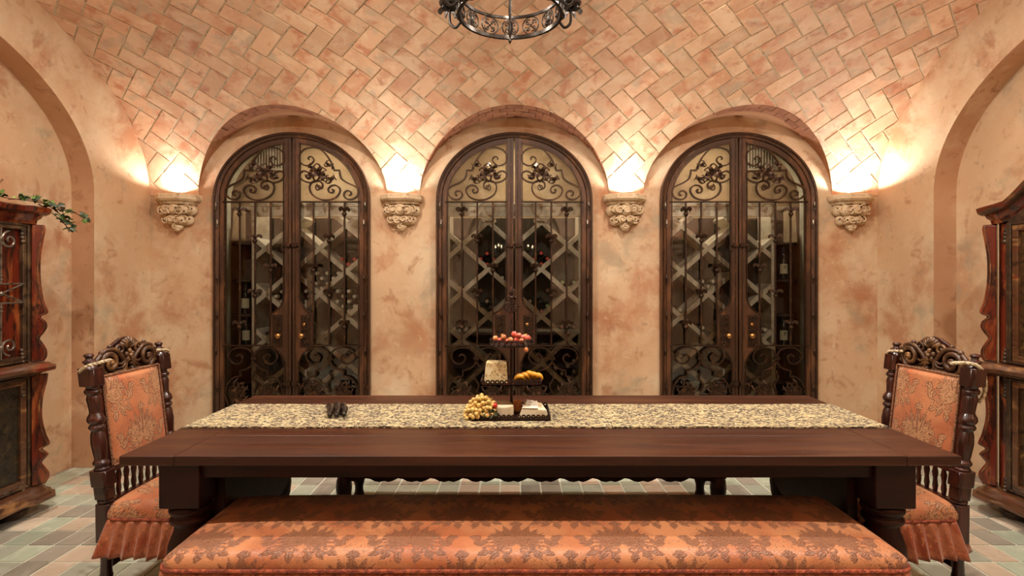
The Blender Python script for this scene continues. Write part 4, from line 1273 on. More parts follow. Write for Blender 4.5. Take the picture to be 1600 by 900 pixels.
        P = [(X+.004, s*.16, 1.0), (X+.004, s*.188, 1.02), (X+.004, s*.186, 1.05), (X+.004, s*.16, 1.075)]
        m.tube(crom(P, 4), .009, 6)
    for k in range(7):   # shell
        a = math.radians(30+20*k)
        m.tube([(X+.004, .010*cos(a), 1.085+.010*sin(a)), (X+.010, .03*cos(a), 1.085+.03*sin(a)), (X, .054*cos(a), 1.088+.050*sin(a))], .0085, 6, taper=lambda t_: .5+.7*t_)
    for k in range(5):   # rosette
        a = math.radians(90+72*k)
        m.ball((X+.010, .020*cos(a), 1.055+.020*sin(a)), (.010, .013, .013), 8, 5)
    m.ball((X+.018, 0, 1.055), (.010, .010, .010), 8, 5)
    for s in (-1, 1):
        for k in range(3):
            a = math.radians(-20-30*k)
            P = [(X+.006, s*.02, 1.035), (X+.012, s*(.02+.035*cos(a)), 1.035+.035*sin(a)), (X+.004, s*(.02+.06*cos(a+.3)), 1.035+.055*sin(a+.3))]
            m.tube(crom(P, 4), .008, 6, taper=lambda t_: 1.1-.7*t_)
    m.build('carved_scrolls', carve_m, t, smooth='all')
    return t
c1 = make_chair(); c1.location = (-1.72, 2.52, 0)
c1['label'] = 'high-backed carved chair in orange damask at the left end of the table'
c2 = copy_tree(c1); c2.location = (1.86, 2.51, 0); c2.rotation_euler = (0, 0, PI)
c2['label'] = 'high-backed carved chair in orange damask at the right end of the table'
for c in (c1, c2): c['group'] = 'carved chairs at the table ends'
c1.rotation_euler = (0, 0, math.radians(-2)); c2.rotation_euler = (0, 0, PI+math.radians(4))
# ropes over the chair posts
def rope(lab, pts, r=.007):
    P = crom(pts, 10); t = thing('rope', lab, 'rope', tuple(P[0]))
    for q in range(3):
        out = []
        u = Vector((0, 1, 0))
        for i, p in enumerate(P):
            d = (P[min(i+1, len(P)-1)]-P[max(i-1, 0)]).normalized(); a = d.orthogonal().normalized(); 
            a = (u-d*u.dot(d)); a = a.normalized() if a.length > 1e-4 else d.orthogonal().normalized(); b = d.cross(a)
            ph = i*.75+q*2*PI/3
            out.append(p+a*(r*.6*cos(ph))+b*(r*.6*sin(ph)))
        MB().tube(out, r*.62, 6).build('strand', rope_m, t, smooth=True)
rope('twisted cream rope hanging from the near post of the right chair', [(1.875, 2.335, 1.045), (1.90, 2.30, 1.052), (1.935, 2.275, 1.045), (1.965, 2.275, 1.01), (1.975, 2.28, .96), (1.972, 2.285, .915), (1.955, 2.29, .89)])
rope('short twisted cream rope around the far post top of the right chair', [(1.90, 2.66, 1.055), (1.885, 2.69, 1.052), (1.885, 2.735, 1.045), (1.90, 2.755, 1.03)], .0055)
rope('short pale rope across the near post top of the left chair', [(-1.80, 2.25, 1.022), (-1.765, 2.245, 1.045), (-1.745, 2.29, 1.055), (-1.735, 2.34, 1.06)], .006)
rope('short pale rope across the far post top of the left chair', [(-1.745, 2.66, 1.06), (-1.735, 2.70, 1.055), (-1.745, 2.745, 1.045), (-1.765, 2.765, 1.03)], .006)
# ================================================================ CABINETS
def mitre(path, off):
    out = []; n = len(path)
    for i, p in enumerate(path):
        ns = []
        for a, b in ((i-1, i), (i, i+1)):
            if a < 0 or b >= n: continue
            d = Vector((path[b][0]-path[a][0], path[b][1]-path[a][1])).normalized()
            ns.append(Vector((d.y, -d.x)))
        if len(ns) == 2:
            m = (ns[0]+ns[1]); m = m/max(.3, m.dot(ns[0])) if m.length > .1 else ns[0]
            # m.dot(n)=1 scaling
            m = (ns[0]+ns[1]).normalized(); m = m/max(.35, m.dot(ns[0]))
        else: m = ns[0]
        out.append((p[0]+m.x*off, p[1]+m.y*off))
    return out
def moulding(mb, path, prof, zf=None, sub=1):
    """prof: list of (out, z), closed at the back. path in (X, D) with outward normal on the room side"""
    P = []
    for i in range(len(path)-1):
        a, b = path[i], path[i+1]; m = max(1, int(math.dist(a, b)/sub)) if sub != 1 else 1
        for k in range(m): P.append((a[0]+(b[0]-a[0])*k/m, a[1]+(b[1]-a[1])*k/m))
    P.append(path[-1])
    rings = [mitre(P, o) for o, z in prof]
    vs = []; n = len(prof)
    for i in range(len(P)):
        for k in range(n):
            x, d = rings[k][i]; vs.append((x, d, prof[k][1]+(zf(d) if zf else 0)))
    fs = [(i*n+k, i*n+(k+1) % n, (i+1)*n+(k+1) % n, (i+1)*n+k) for i in range(len(P)-1) for k in range(n)]
    fs += [tuple(range(n)), tuple((len(P)-1)*n+k for k in range(n))]
    mb.add(vs, fs)
def cabinet(sgn, lab, grille):
    T = lambda x, y, z: (sgn*x, y, z)
    t = thing('carved_cabinet', lab, 'cabinet', (sgn*3.1, 2.6, 0))
    B = lambda m, nm, mt, par=None, **k: m.build(nm, mt, par or t, T=T, **k)
    D0, D1, XF, XBk = 1.90, 3.30, 2.905, 3.295
    bon = (lambda d: 0) if grille else (lambda d: .30*(lambda q: q*q*(3-2*q))(max(0, min(1, (.66-abs(d-2.59))/.52))))
    path = [(XBk, D1), (2.93, D1), (2.895, D1-.012), (2.875, D1-.035), (2.875, D1-.085), (2.905, D1-.12), (2.905, D0+.12), (2.875, D0+.085), (2.875, D0+.035), (2.895, D0+.012), (2.93, D0), (XBk, D0)]
    path = path[::-1]
    # orientation: outward normal must point to smaller X
    if mitre(path, .01)[6][0] > path[6][0]: path = path[::-1]
    m = MB(); m.box(XF+.02, XBk, D0+.02, D1-.02, .12, 1.745)
    if not grille:
        n = 24; pts = [(D0+.02, 1.74)]+[(D0+.02+(D1-D0-.04)*k/n, 1.74+bon(D0+.02+(D1-D0-.04)*k/n)) for k in range(n+1)]+[(D1-.02, 1.74)]
        m.prism(pts, XF+.02, XBk, 'x')
    B(m, 'carcass', cab_m)
    # mouldings
    m = MB(); moulding(m, path, [(-.04, .085), (.085, .085), (.094, .092), (.094, .106), (.078, .112), (.074, .128), (.052, .136), (.046, .150), (.014, .162), (-.04, .165)]); B(m, 'base_moulding', cab_g, smooth=True)
    m = MB(); moulding(m, path, [(-.04, .835), (.020, .835), (.036, .848), (.068, .853), (.094, .862), (.098, .882), (.078, .890), (.066, .902), (.03, .908), (-.04, .910)]); B(m, 'waist_moulding', cab_g, smooth=True)
    m = MB(); moulding(m, path, [(-.04, 1.735), (.006, 1.735), (.012, 1.760), (.030, 1.775), (.038, 1.792), (-.04, 1.792)], bon, .04); B(m, 'frieze', cab_m, smooth=True)
    m = MB(); moulding(m, path, [(-.04, 1.792), (.052, 1.792), (.072, 1.806), (.078, 1.830), (.064, 1.838), (-.04, 1.840)], bon, .04); 
    m.prism([(D0, 1.80)]+[(D0+(D1-D0)*k/30, 1.838+bon(D0+(D1-D0)*k/30)) for k in range(31)]+[(D1, 1.80)], 2.93, XBk, 'x')
    B(m, 'cornice', cab_g if not grille else cab_m, smooth=True)
    for fx, fd in ((2.96, D0+.1), (2.96, D1-.1), (3.2, D0+.1), (3.2, D1-.1)):
        B(MB().lathe([(.05, 0), (.075, .02), (.085, .045), (.07, .075), (.05, .088)], (fx, fd, 0), 16), 'bun_foot', cab_d, smooth=True)
    # scrolled corner pilasters, set on the diagonal
    def pil(z0, z1, dc, dy, prof, nm='corner_pilaster'):
        c0 = Vector((2.905, dc)); dirv = Vector((-.66, dy*.75)).normalized(); side = Vector((-dirv.y, dirv.x))
        P = crom([(a-.068, b, 0) for a, b in prof], 5)
        H = z1-z0
        def loop(inset):
            return [(-.0, z0+inset)]+[(max(0, p.x-inset*.8), z0+inset+(H-2*inset)*p.y) for p in P]+[(-.0, z1-inset)]
        A = loop(0); C_ = loop(.008); n = len(A)
        vs = []
        for lp, w_ in ((C_, .034), (A, .028), (A, -.028), (C_, -.034)):
            for o_, z in lp:
                q = c0+dirv*o_+side*w_; vs.append((q.x, q.y, z))
        fs = [tuple(range(n)), tuple(range(3*n, 4*n))]
        for r_ in range(3):
            for k in range(n): fs.append((r_*n+k, r_*n+(k+1) % n, (r_+1)*n+(k+1) % n, (r_+1)*n+k))
        m = MB(); m.add(vs, fs); o = B(m, nm, cab_m, bevel=.003)
        m = MB()
        for w_ in (-.034, .034):
            pts = []
            for p in P:
                q = c0+dirv*max(.01, p.x-.016)+side*w_; pts.append((q.x, q.y, z0+.006+(H-.012)*p.y))
            m.tube(pts, .0045, 5)
        B(m, 'edge_bead', cab_g, o, smooth=True)
        return o
    up = [(.128, 0), (.140, .03), (.140, .08), (.118, .14), (.108, .17), (.128, .21), (.142, .25), (.136, .29), (.112, .325), (.140, .345), (.146, .37), (.126, .45), (.112, .60), (.112, .75), (.124, .88), (.134, .96), (.130, 1)]
    lo = [(.132, 0), (.150, .05), (.150, .10), (.130, .16), (.118, .20), (.140, .245), (.148, .27), (.120, .32), (.146, .345), (.154, .37), (.134, .47), (.118, .62), (.122, .78), (.140, .92), (.146, 1)]
    for dc, dy in ((D1-.03, 1), (D0+.03, -1)):
        pil(.912, 1.735, dc, dy, up); pil(.166, .834, dc, dy, lo)
        for z in (.19, .75, .95, 1.66):
            m = MB()
            for k in range(4):
                m.ball((2.895+.003*k, dc-dy*.06, z+.022*k-.03), (.012, .018-.002*k, .013), 8, 5)
            B(m, 'carved_block', cab_d, smooth='all')
    # panels between the pilasters
    Da, Db = D0+.055, D1-.055
    if not grille:
        Da, Db = D0+.125, D1-.125
        for c_ in (D0+.075, D1-.075):
            for z0_, z1_ in ((.17, .83), (.915, 1.735)):
                n_ = 10; P_ = [(XF+.022, c_-.045)]+[(XF+.016-.022*sin(PI*k/n_), c_-.034*cos(PI*k/n_)) for k in range(n_+1)]+[(XF+.022, c_+.045)]
                B(MB().prism(P_, z0_, z1_, 'z'), 'convex_stile', cab_m, smooth=True)

    def field(z0, z1, nm, inner, gold_leather=gold_leather):
        m = MB(); h = .014
        m.box(XF-.018, XF+.022, Da-.02, Da+h-.004, z0, z1).box(XF-.018, XF+.022, Db-h+.004, Db+.02, z0, z1)
        m.box(XF-.0175, XF+.022, Da+h-.004, Db-h+.004, z0, z0+h).box(XF-.0175, XF+.022, Da+h-.004, Db-h+.004, z1-h, z1)
        B(m, 'face_frame', cab_d, bevel=.003)
        dm = (Da+Db)/2
        for a, b in ((Da+h, dm-.004), (dm+.004, Db-h)):
            if inner == 'grille':
                m = MB(); q = .022
                m.box(XF-.012, XF+.018, a, a+q, z0+h, z1-h).box(XF-.012, XF+.018, b-q, b, z0+h, z1-h).box(XF-.0115, XF+.018, a+q, b-q, z0+h, z0+h+q).box(XF-.0115, XF+.018, a+q, b-q, z1-h-q, z1-h)
                d_ = B(m, 'cabinet_door', cab_m if False else cab_d, bevel=.003)
                B(MB().box(XF+.012, XF+.0125+.006, a+q, b-q, z0+h+q, z1-h-q), 'door_panel', cab_m, d_)
                w_ = (b-a-2*q); zc_ = (z0+z1)/2; c_ = (a+b)/2
                m = MB(); X = XF-.016
                for z in (zc_+.055, zc_-.055): m.tube([(X, a+q, z), (X, b-q, z)], .005, 6)
                m.tube([(X, a+q, zc_-.055), (X, a+q+w_/2, zc_+.055), (X, b-q, zc_-.055)], .005, 6); m.tube([(X, a+q, zc_+.055), (X, a+q+w_/2, zc_-.055), (X, b-q, zc_+.055)], .005, 6)
                for k in (.25, .75):
                    y = a+q+w_*k
                    m.tube([(X, y, z0+h+q), (X, y, zc_-.055)], .0055, 6); m.tube([(X, y, zc_+.055), (X, y, z1-h-q)], .0055, 6)
                    m.ball((X-.003, y, zc_), (.011, .014, .014), 10, 6)
                    for z in (zc_+.08, zc_-.08, zc_+.10, zc_-.10): m.ball((X, y, z), (.011, .011, .007), 8, 5)
                    for sg in (-1, 1):
                        for zz, dr in ((z1-h-q-.04, -1), (z0+h+q+.04, 1)):
                            sp = spiral(0, 0, .052, .010, PI/2 if dr < 0 else -PI/2, 1.35*sg*(1 if dr < 0 else -1), 26)
                            m.tube([(X, y+sg*.052+u_*1.0, zz+dr*.03+v_) for u_, v_ in sp], .006, 6)
                        
                    m.ball((X, y, z1-h-q-.065), (.012, .014, .018), 8, 5); m.ball((X, y, z0+h+q+.065), (.012, .014, .018), 8, 5)
                B(m, 'iron_grille', pewter, d_, smooth=True)
            else:
                m = MB(); q = .036
                m.box(XF-.012, XF+.018, a, a+q, z0+h, z1-h).box(XF-.012, XF+.018, b-q, b, z0+h, z1-h).box(XF-.0115, XF+.018, a+q, b-q, z0+h, z0+h+q).box(XF-.0115, XF+.018, a+q, b-q, z1-h-q, z1-h)
                d_ = B(m, 'cabinet_door', cab_g, bevel=.003)
                B(MB().box(XF+.004, XF+.012, a+q, b-q, z0+h+q, z1-h-q), 'door_panel', gold_leather, d_)
                m = MB(); X = XF+.002; r = rnd(int(z0*100)+3)
                n_ = int((z1-z0)/.085)
                for k in range(n_):
                    z = z0+h+q+.05+(z1-z0-2*h-2*q-.09)*k/max(1, n_-1)
                    for y, sg in (((a+b)/2-.07, 1), ((a+b)/2+.07, -1)) if True else ():
                        sp = spiral(0, 0, .036, .006, r.uniform(0, 6), 1.3*sg*(1 if k % 2 else -1), 16)
                        m.tube([(X, y+u_, z+v_) for u_, v_ in sp], .0065, 5)
                        for e in range(3):
                            aa = r.uniform(0, 6.3); m.ball((X, y+.045*cos(aa), z+.045*sin(aa)), (.006, .016, .010), 7, 4)
                B(m, 'embossed_scrolls', gold_leather, d_, smooth='all')
            m = MB(); kz = (z0+z1)/2; ky = (dm-.03 if a < dm-.1 else dm+.03)
            m.ball((XF-.03, ky, kz), .013, 10, 6); m.lathe([(.006, 0), (.006, .02)], (0, 0, 0), 8, M=Matrix.Translation((XF-.03, ky, kz))@Matrix.Rotation(PI/2, 4, 'Y'))
            B(m, 'knob', brass, d_, smooth=True)
    field(.915, 1.735, 'upper', 'grille' if grille else 'leather')
    field(.17, .83, 'lower', 'leather', leather_d if grille else gold_leather)
    if not grille:
        n = 24
        lo_ = [(Da-.02+(Db-Da+.04)*k/n, 1.70) for k in range(n+1)]; hi_ = [(p[0], 1.745+bon(p[0])) for p in lo_]
        m = MB(); m.prism(lo_+hi_[::-1], XF-.010, XF+.022, 'x'); B(m, 'arched_tympanum', cab_d)
    # carved lower rail
    m = MB()
    for k in range(14):
        y = Da+(Db-Da)*(k+.5)/14
        sp = spiral(0, 0, .022, .005, 0 if k % 2 else PI, 1.2 if k % 2 else -1.2, 14)
        m.tube([(2.893, y+u_, .178+v_*.6) for u_, v_ in sp], .006, 5)
        m.ball((2.893, y+.03, .176), (.010, .018, .008), 7, 4)
    tag(B(m, 'carved_rail', cab_d, smooth='all'), kind='stuff')
    return t
cabinet(-1, 'carved red mahogany cabinet with iron grille doors and ivy on top, left niche', True)
cabinet(1, 'carved red mahogany cabinet with arched cornice and embossed panels, right niche', False)
# ================================================================ IVY on the left cabinet
iv = thing('ivy_vine', 'trailing green ivy sprig hanging over the corner of the left cabinet top', 'plant', (-2.95, 3.0, 1.845))
R = rnd(21)
stems = [[(-2.98, 2.70, 1.86), (-2.93, 2.85, 1.90), (-2.90, 2.98, 1.885), (-2.89, 3.10, 1.87), (-2.86, 3.20, 1.87), (-2.84, 3.30, 1.86), (-2.80, 3.37, 1.80), (-2.76, 3.40, 1.74)],
         [(-2.90, 3.12, 1.865), (-2.85, 3.24, 1.88), (-2.81, 3.33, 1.85), (-2.74, 3.40, 1.82), (-2.69, 3.43, 1.775)],
         [(-2.85, 3.26, 1.86), (-2.82, 3.34, 1.80), (-2.78, 3.37, 1.745), (-2.77, 3.39, 1.70)],
         [(-2.95, 2.80, 1.86), (-2.92, 2.95, 1.92), (-2.90, 3.04, 1.90)],
         [(-2.98, 2.6, 1.86), (-2.95, 2.8, 1.90), (-2.93, 2.98, 1.89)]]
m = MB()
for s_ in stems: m.tube(crom(s_, 5), .0028, 5)
for k in range(8):
    a = R.uniform(0, 6.3); y = R.uniform(2.9, 3.05)
    m.tube(crom([(-2.9, y, 1.87), (-2.9+.02*cos(a), y+.03*sin(a), 1.93), (-2.9+.06*cos(a), y+.06*sin(a), 1.97)], 4), .0018, 4)
m.build('stem', twig_m, iv, smooth=True)
def ivyleaf(p, d, up, L, mt):
    sh = [(0, 0), (-.30, -.10), (-.52, .12), (-.34, .30), (-.42, .62), (-.16, .62), (0, 1.0), (.16, .62), (.42, .62), (.34, .30), (.52, .12), (.30, -.10)]
    d = Vector(d).normalized(); u = Vector(up); sd = d.cross(u).normalized(); u = sd.cross(d).normalized()
    vs = []
    for side, o_ in ((1, .0005), (-1, -.0005)):
        for a, b in sh:
            vs.append(Vector(p)+sd*(a*L)+d*(b*L)+u*(-abs(a)*L*.35-(b*b)*L*.12+o_))
        vs.append(Vector(p)+d*(.4*L)+u*o_)
    n = 12; fs = []
    for k in range(n):
        fs.append((k, (k+1) % n, 12)); fs.append((13+k, 25, 13+(k+1) % n)); fs.append((k, 13+k, 13+(k+1) % n, (k+1) % n))
    MB().add(vs, fs).build('leaf', mt, iv, fixn=False)
for si, s_ in enumerate(stems):
    P = crom(s_, 8)
    for i in range(1, len(P)-1):
        if R.random() < .70:
            trail = P[i].y > 3.29
            dr = Vector((R.uniform(-.2, 1), R.uniform(-.7, .9), R.uniform(-.9, .1) if trail else R.uniform(.0, .7)))
            ivyleaf(P[i]+Vector((R.uniform(-.02, .03), R.uniform(-.03, .03), R.uniform(0, .02))), dr, (R.uniform(-.2, .6), -R.uniform(.1, .7), R.uniform(.4, 1)), R.uniform(.024, .046), ivyd_m if (trail and R.random() < .8) or R.random() < .25 else ivy_m)
# ================================================================ CHANDELIER
CX, CY = -.018, 2.5
ch = thing('chandelier', 'round black wrought iron chandelier hanging from the vault', 'chandelier', (CX, CY, 2.6))
RR, Z0, Z1 = .236, 2.622, 2.722
def ring(z, r_, h, w_, nm):
    m = MB(); m.tube([(CX+r_*cos(2*PI*k/72), CY+r_*sin(2*PI*k/72), z) for k in range(72)], 0, flat=(h, w_), up=(0, 0, 1), closed=True)
    return m.build(nm, chand_m, ch, smooth=True)
ring(Z0, RR, .009, .007, 'lower_rim'); ring(Z1, RR, .006, .005, 'upper_rim')
def onring(a, dxr, z, off=0): 
    aa = a+dxr/RR; return (CX+(RR+off)*cos(aa), CY+(RR+off)*sin(aa), z)
for k in range(14):
    a = 2*PI*(k+.0)/14+PI/2
    zc = (Z0+Z1)/2; m = MB()
    hw = .043 if k % 2 else .040
    m.tube([onring(a, hw*cos(2*PI*q/28), zc+.042*sin(2*PI*q/28)) for q in range(28)], .0035, 5, closed=True)
    if k % 2:
        for q in range(4):
            b = PI/4+q*PI/2
            sp = spiral(0, 0, .003, .016, b+2.0, .9, 12)
            m.tube([onring(a, .020*cos(b)+u_, zc+.020*sin(b)+v_) for u_, v_ in sp], .0032, 5)
            m.tube([onring(a, 0, zc), onring(a, .034*cos(b), zc+.034*sin(b))], .003, 5)
    else:
        for s in (-1, 1):
            for zz, dd in ((.018, 1), (-.018, -1)):
                sp = spiral(0, 0, .016, .004, PI/2*dd, 1.2*s*dd, 14)
                m.tube([onring(a, s*.016+u_, zc+zz+v_) for u_, v_ in sp], .0035, 5)
            m.tube([onring(a, s*.004, zc-.03), onring(a, s*.014, zc), onring(a, s*.003, zc+.03)], .004, 5)
        m.ball(onring(a, 0, zc), (.009, .009, .022), 8, 6)
    m.build('medallion', chand_m, ch, smooth='all')
for q, az in enumerate((22, 158, 202, 338)):
    a = math.radians(az); d = Vector((cos(a), sin(a), 0)); c = Vector((CX, CY, 0))
    P = crom([c+d*.236+Vector((0, 0, 2.66)), c+d*.262+Vector((0, 0, 2.625)), c+d*.285+Vector((0, 0, 2.612)), c+d*.312+Vector((0, 0, 2.64)), c+d*.315+Vector((0, 0, 2.70))], 6)
    m = MB(); m.tube(P, .007, 7)
    m.tube([c+d*(.262+u_)+Vector((0, 0, 2.668+v_)) for u_, v_ in spiral(0, 0, .024, .006, PI, 1.1, 14)], .005, 6)
    arm = m.build('arm', chand_m, ch, smooth=True)
    b = c+d*.315; m = MB()
    m.lathe([(.006, 2.690), (.016, 2.700), (.012, 2.706), (.046, 2.722), (.052, 2.734), (.048, 2.735), (.014, 2.716)], tuple(b), 18)
    m.build('drip_pan', chand_m, arm, smooth=True)
    m = MB()
    for k in range(6):
        aa = k*PI/3; e = Vector((cos(aa), sin(aa), 0))
        P = crom([b+e*.008+Vector((0, 0, 2.70)), b+e*.030+Vector((0, 0, 2.706)), b+e*.046+Vector((0, 0, 2.695)), b+e*.040+Vector((0, 0, 2.682))], 4)
        m.tube(P, 0, flat=(.002, .009), up=tuple(Vector((0, 0, 1)).cross(e)), taper=lambda t_: .6+.7*sin(PI*t_))
    m.build('petal_cup', chand_m, arm, smooth=True)
    MB().lathe([(.013, 2.718), (.013, 2.80)], tuple(b), 12).build('candle_sleeve', candle_m, arm, smooth=True)
    MB().lathe([(.005, 2.80), (.013, 2.815), (.014, 2.83), (.008, 2.85), (.002, 2.868)], tuple(b), 12).build('flame_bulb', bulb_m, arm, smooth=True)
    lamp('candle_light', 'POINT', (b.x, b.y, 2.84), CAND_E, (1, .78, .5), .02)
for az in (0, 90, 180, 270):
    a = math.radians(az+0); d = Vector((cos(a), sin(a), 0)); c = Vector((CX, CY, 0))
    if az in (90, 270): continue
    m = MB(); P = crom([c+d*.236+Vector((0, 0, 2.63)), c+d*.245+Vector((0, 0, 2.72)), c+d*.20+Vector((0, 0, 2.82)), c+d*.10+Vector((0, 0, 2.90)), c+d*.03+Vector((0, 0, 2.98)), c+d*.02+Vector((0, 0, 3.05))], 6)
    m.tube(P, .008, 7)
    m.tube([c+d*(.175+u_)+Vector((0, 0, 2.735+v_)) for u_, v_ in spiral(0, 0, .05, .010, 0, -1.25, 20)], .0065, 6)
    m.build('scroll_arm', chand_m, ch, smooth=True)
m = MB(); m.lathe([(.001, 2.486), (.008, 2.50), (.004, 2.512), (.006, 2.525), (.008, 2.545), (.006, 2.56), (.005, 2.60), (.008, 2.64), (.007, 2.68), (.007, 3.0), (.016, 3.03), (.007, 3.06), (.006, 3.40)], (CX, CY, 0), 12); m.build('stem', chand_m, ch, smooth=True)
MB().lathe([(.02, 3.38), (.06, 3.41), (.065, 3.435)], (CX, CY, 0), 20).build('canopy', chand_m, ch, smooth=True)
# ================================================================ HALL CHANDELIER behind the camera (seen in the glass)
t = thing('hall_chandelier', 'small iron candle chandelier hanging in the hall behind the camera', 'chandelier', (0, -1.7, 1.98))
m = MB(); m.lathe([(.008, 1.90), (.014, 1.93), (.007, 1.96), (.007, 2.90)], (0, -1.7, 0), 10); m.build('stem', chand_m, t, smooth=True)
for x_, y_, z_ in ((-.38, -.06, 0), (-.31, .0, .03), (-.25, .10, 0), (.38, -.06, 0), (.29, 0, .02), (.0, .33, 0), (.0, -.33, 0)):
    c_ = Vector((x_, -1.7+y_, 1.98+z_)); m = MB()
    m.tube(crom([(0, -1.7, 1.94), (x_*.5, -1.7+y_*.5, 1.88), (c_.x, c_.y, c_.z-.02)], 5), .006, 6); m.lathe([(.008, -.02), (.03, -.005), (.031, 0)], tuple(c_), 12)
    arm = m.build('arm', chand_m, t, smooth=True)
    MB().lathe([(.011, 0), (.011, .07)], tuple(c_), 10).build('candle_sleeve', candle_m, arm, smooth=True)
    MB().lathe([(.005, .07), (.014, .088), (.014, .10), (.002, .14)], tuple(c_), 10).build('flame_bulb', bulb_m, arm, smooth=True)
# ================================================================ TIERED STAND AND FOOD
SX, SY = -.012, 2.575; ZT = TZ+.008
st = thing('tiered_stand', 'three-tier rusty iron serving stand with scalloped trays on the runner', 'stand', (SX, SY, ZT))
def scallop(m, pts, z, r=.010, t_=.0035, n=14):
    """flat pierced rings standing side by side along the rim"""
    for p in pts:
        nx_, ny_ = -p[3]*t_/2, p[2]*t_/2
        vs = []
        for sd in (1, -1):
            for rr in (r*1.02, r*.42):
                for k in range(n):
                    a = 2*PI*k/n
                    vs.append((p[0]+rr*cos(a)*p[2]+sd*nx_, p[1]+rr*cos(a)*p[3]+sd*ny_, z+rr*sin(a)))
        fs = []
        for k in range(n):
            k2 = (k+1) % n
            fs += [(k, k2, n+k2, n+k), (2*n+k, 2*n+k2, 3*n+k2, 3*n+k), (k, k2, 2*n+k2, 2*n+k), (n+k, n+k2, 3*n+k2, 3*n+k)]
        m.add(vs, fs)
def rect_tray(cx, cy, hx, hy, z, hr, nm):
    m = MB(); m.box(cx-hx, cx+hx, cy-hy, cy+hy, z, z+.004)
    o = m.build(nm, tray_m, st)
    m = MB()
    for x0, x1, y0, y1 in ((cx-hx, cx+hx, cy-hy, cy-hy+.004), (cx-hx, cx+hx, cy+hy-.004, cy+hy), (cx-hx, cx-hx+.004, cy-hy, cy+hy), (cx+hx-.004, cx+hx, cy-hy, cy+hy)):
        m.box(x0, x1, y0, y1, z, z+hr*.30)
    nx_ = int(2*hx/.021); 
    for k in range(nx_):
        x = cx-hx+2*hx*(k+.5)/nx_
        scallop(m, [(x, cy-hy+.002, 1, 0), (x, cy+hy-.002, 1, 0)], z+hr*.30+.0085, .0105)
    ny_ = int(2*hy/.021)
    for k in range(ny_):
        y = cy-hy+2*hy*(k+.5)/ny_
        scallop(m, [(cx-hx+.002, y, 0, 1), (cx+hx-.002, y, 0, 1)], z+hr*.30+.0085, .0105)
    m.build('scalloped_rim', tray_m, o)
    return o
rect_tray(SX, SY, .178, .125, ZT, .030, 'bottom_tray')
Z2 = .918
rect_tray(SX, SY, .140, .085, Z2, .024, 'middle_tray')
Z3 = 1.092
m = MB(); m.lathe([(.088, Z3), (.100, Z3+.004), (.102, Z3+.010), (.09, Z3+.006)], (SX, SY, 0), 28); bk = m.build('top_basket', tray_m, st, smooth=True)
m = MB()
for k in range(22):
    a = 2*PI*k/22; c = Vector((SX+.101*cos(a), SY+.101*sin(a), Z3+.018))
    td = Vector((-sin(a), cos(a), 0))
    m.tube([c+td*(.013*cos(2*PI*q/12))+Vector((0, 0, .012*sin(2*PI*q/12))) for q in range(12)], .0022, 4, closed=True)
m.tube([(SX+.101*cos(2*PI*k/40), SY+.101*sin(2*PI*k/40), Z3+.031) for k in range(40)], .003, 5, closed=True)
m.build('pierced_rim', tray_m, bk, smooth=True)
MB().lathe([(.020, ZT+.004), (.012, ZT+.012), (.0065, ZT+.02), (.0065, Z2-.02), (.015, Z2-.008), (.0065, Z2+.006), (.0065, Z3-.015), (.013, Z3-.004), (.0065, Z3+.01), (.0055, 1.315), (.010, 1.32), (.006, 1.328)], (SX, SY, 0), 14).build('pole', tray_m, st, smooth=True)
m = MB()
for s in (-1, 1):
    m.tube([(SX+s*(.020+u_*1), SY, 1.275+v_) for u_, v_ in spiral(0, 0, .020, .005, PI, -1.3*1, 20)] if s > 0 else [(SX-(.020+u_), SY, 1.275+v_) for u_, v_ in spiral(0, 0, .020, .005, PI, -1.3, 20)], .0038, 6)
    m.tube([(SX+s*(.012+u_), SY, 1.315+v_) for u_, v_ in spiral(0, 0, .013, .004, PI, 1.2, 16)], .0034, 6)
    m.tube(crom([(SX, SY, 1.24), (SX+s*.012, SY, 1.255), (SX+s*.034, SY, 1.262)], 4), .0035, 6)
m.lathe([(.004, 1.325), (.011, 1.338), (.012, 1.346), (.004, 1.366), (.001, 1.376)], (SX, SY, 0), 10)
m.build('fleur_finial', tray_m, st, smooth=True)
# food
cheese_b = mat('herbed_cheese', lin((222,198,146)), .55, layers=[(120, lin((110,84,48)), .55, .62, 2, .3, .85), (20, lin((240,226,184)), .5, .65)], bump=(80, .3, .002))
cheese_w = mat('white_cheese', lin((232,218,186)), .5, layers=[(14, lin((214,186,140)), .5, .7)], bump=(50, .25, .002))
rind = mat('cheese_rind', lin((236,226,206)), .7, layers=[(40, lin((150,128,100)), .54, .64)], bump=(60, .4, .002))
mango = mat('yellow_fruit', lin((232,166,48)), .4, layers=[(16, lin((246,204,92)), .5, .65), (30, lin((190,110,40)), .58, .7)], bump=(40, .2, .002))
grape_m = mat('pale_grape', lin((226,188,112)), .28, layers=[(12, lin((206,196,120)), .48, .64), (24, lin((196,130,76)), .56, .7)], rand=.12, coat=.3)
red_m = mat('red_fruit', lin((198,40,30)), .25, coat=.4)
berry_m = mat('pink_fruit', lin((206,84,72)), .35, layers=[(20, lin((234,150,120)), .5, .66)], rand=.2, coat=.2)
amber_m = mat('amber_fruit', lin((196,112,62)), .35, layers=[(20, lin((230,170,110)), .5, .66)], rand=.2, coat=.2)
herb_m = mat('dark_herb', lin((46,58,30)), .6, layers=[(30, lin((88,98,54)), .5, .66)])
def wp(px, py, d): return ((px-HX)*d/FPX, d, CZ+(HY-py)*d/FPX)
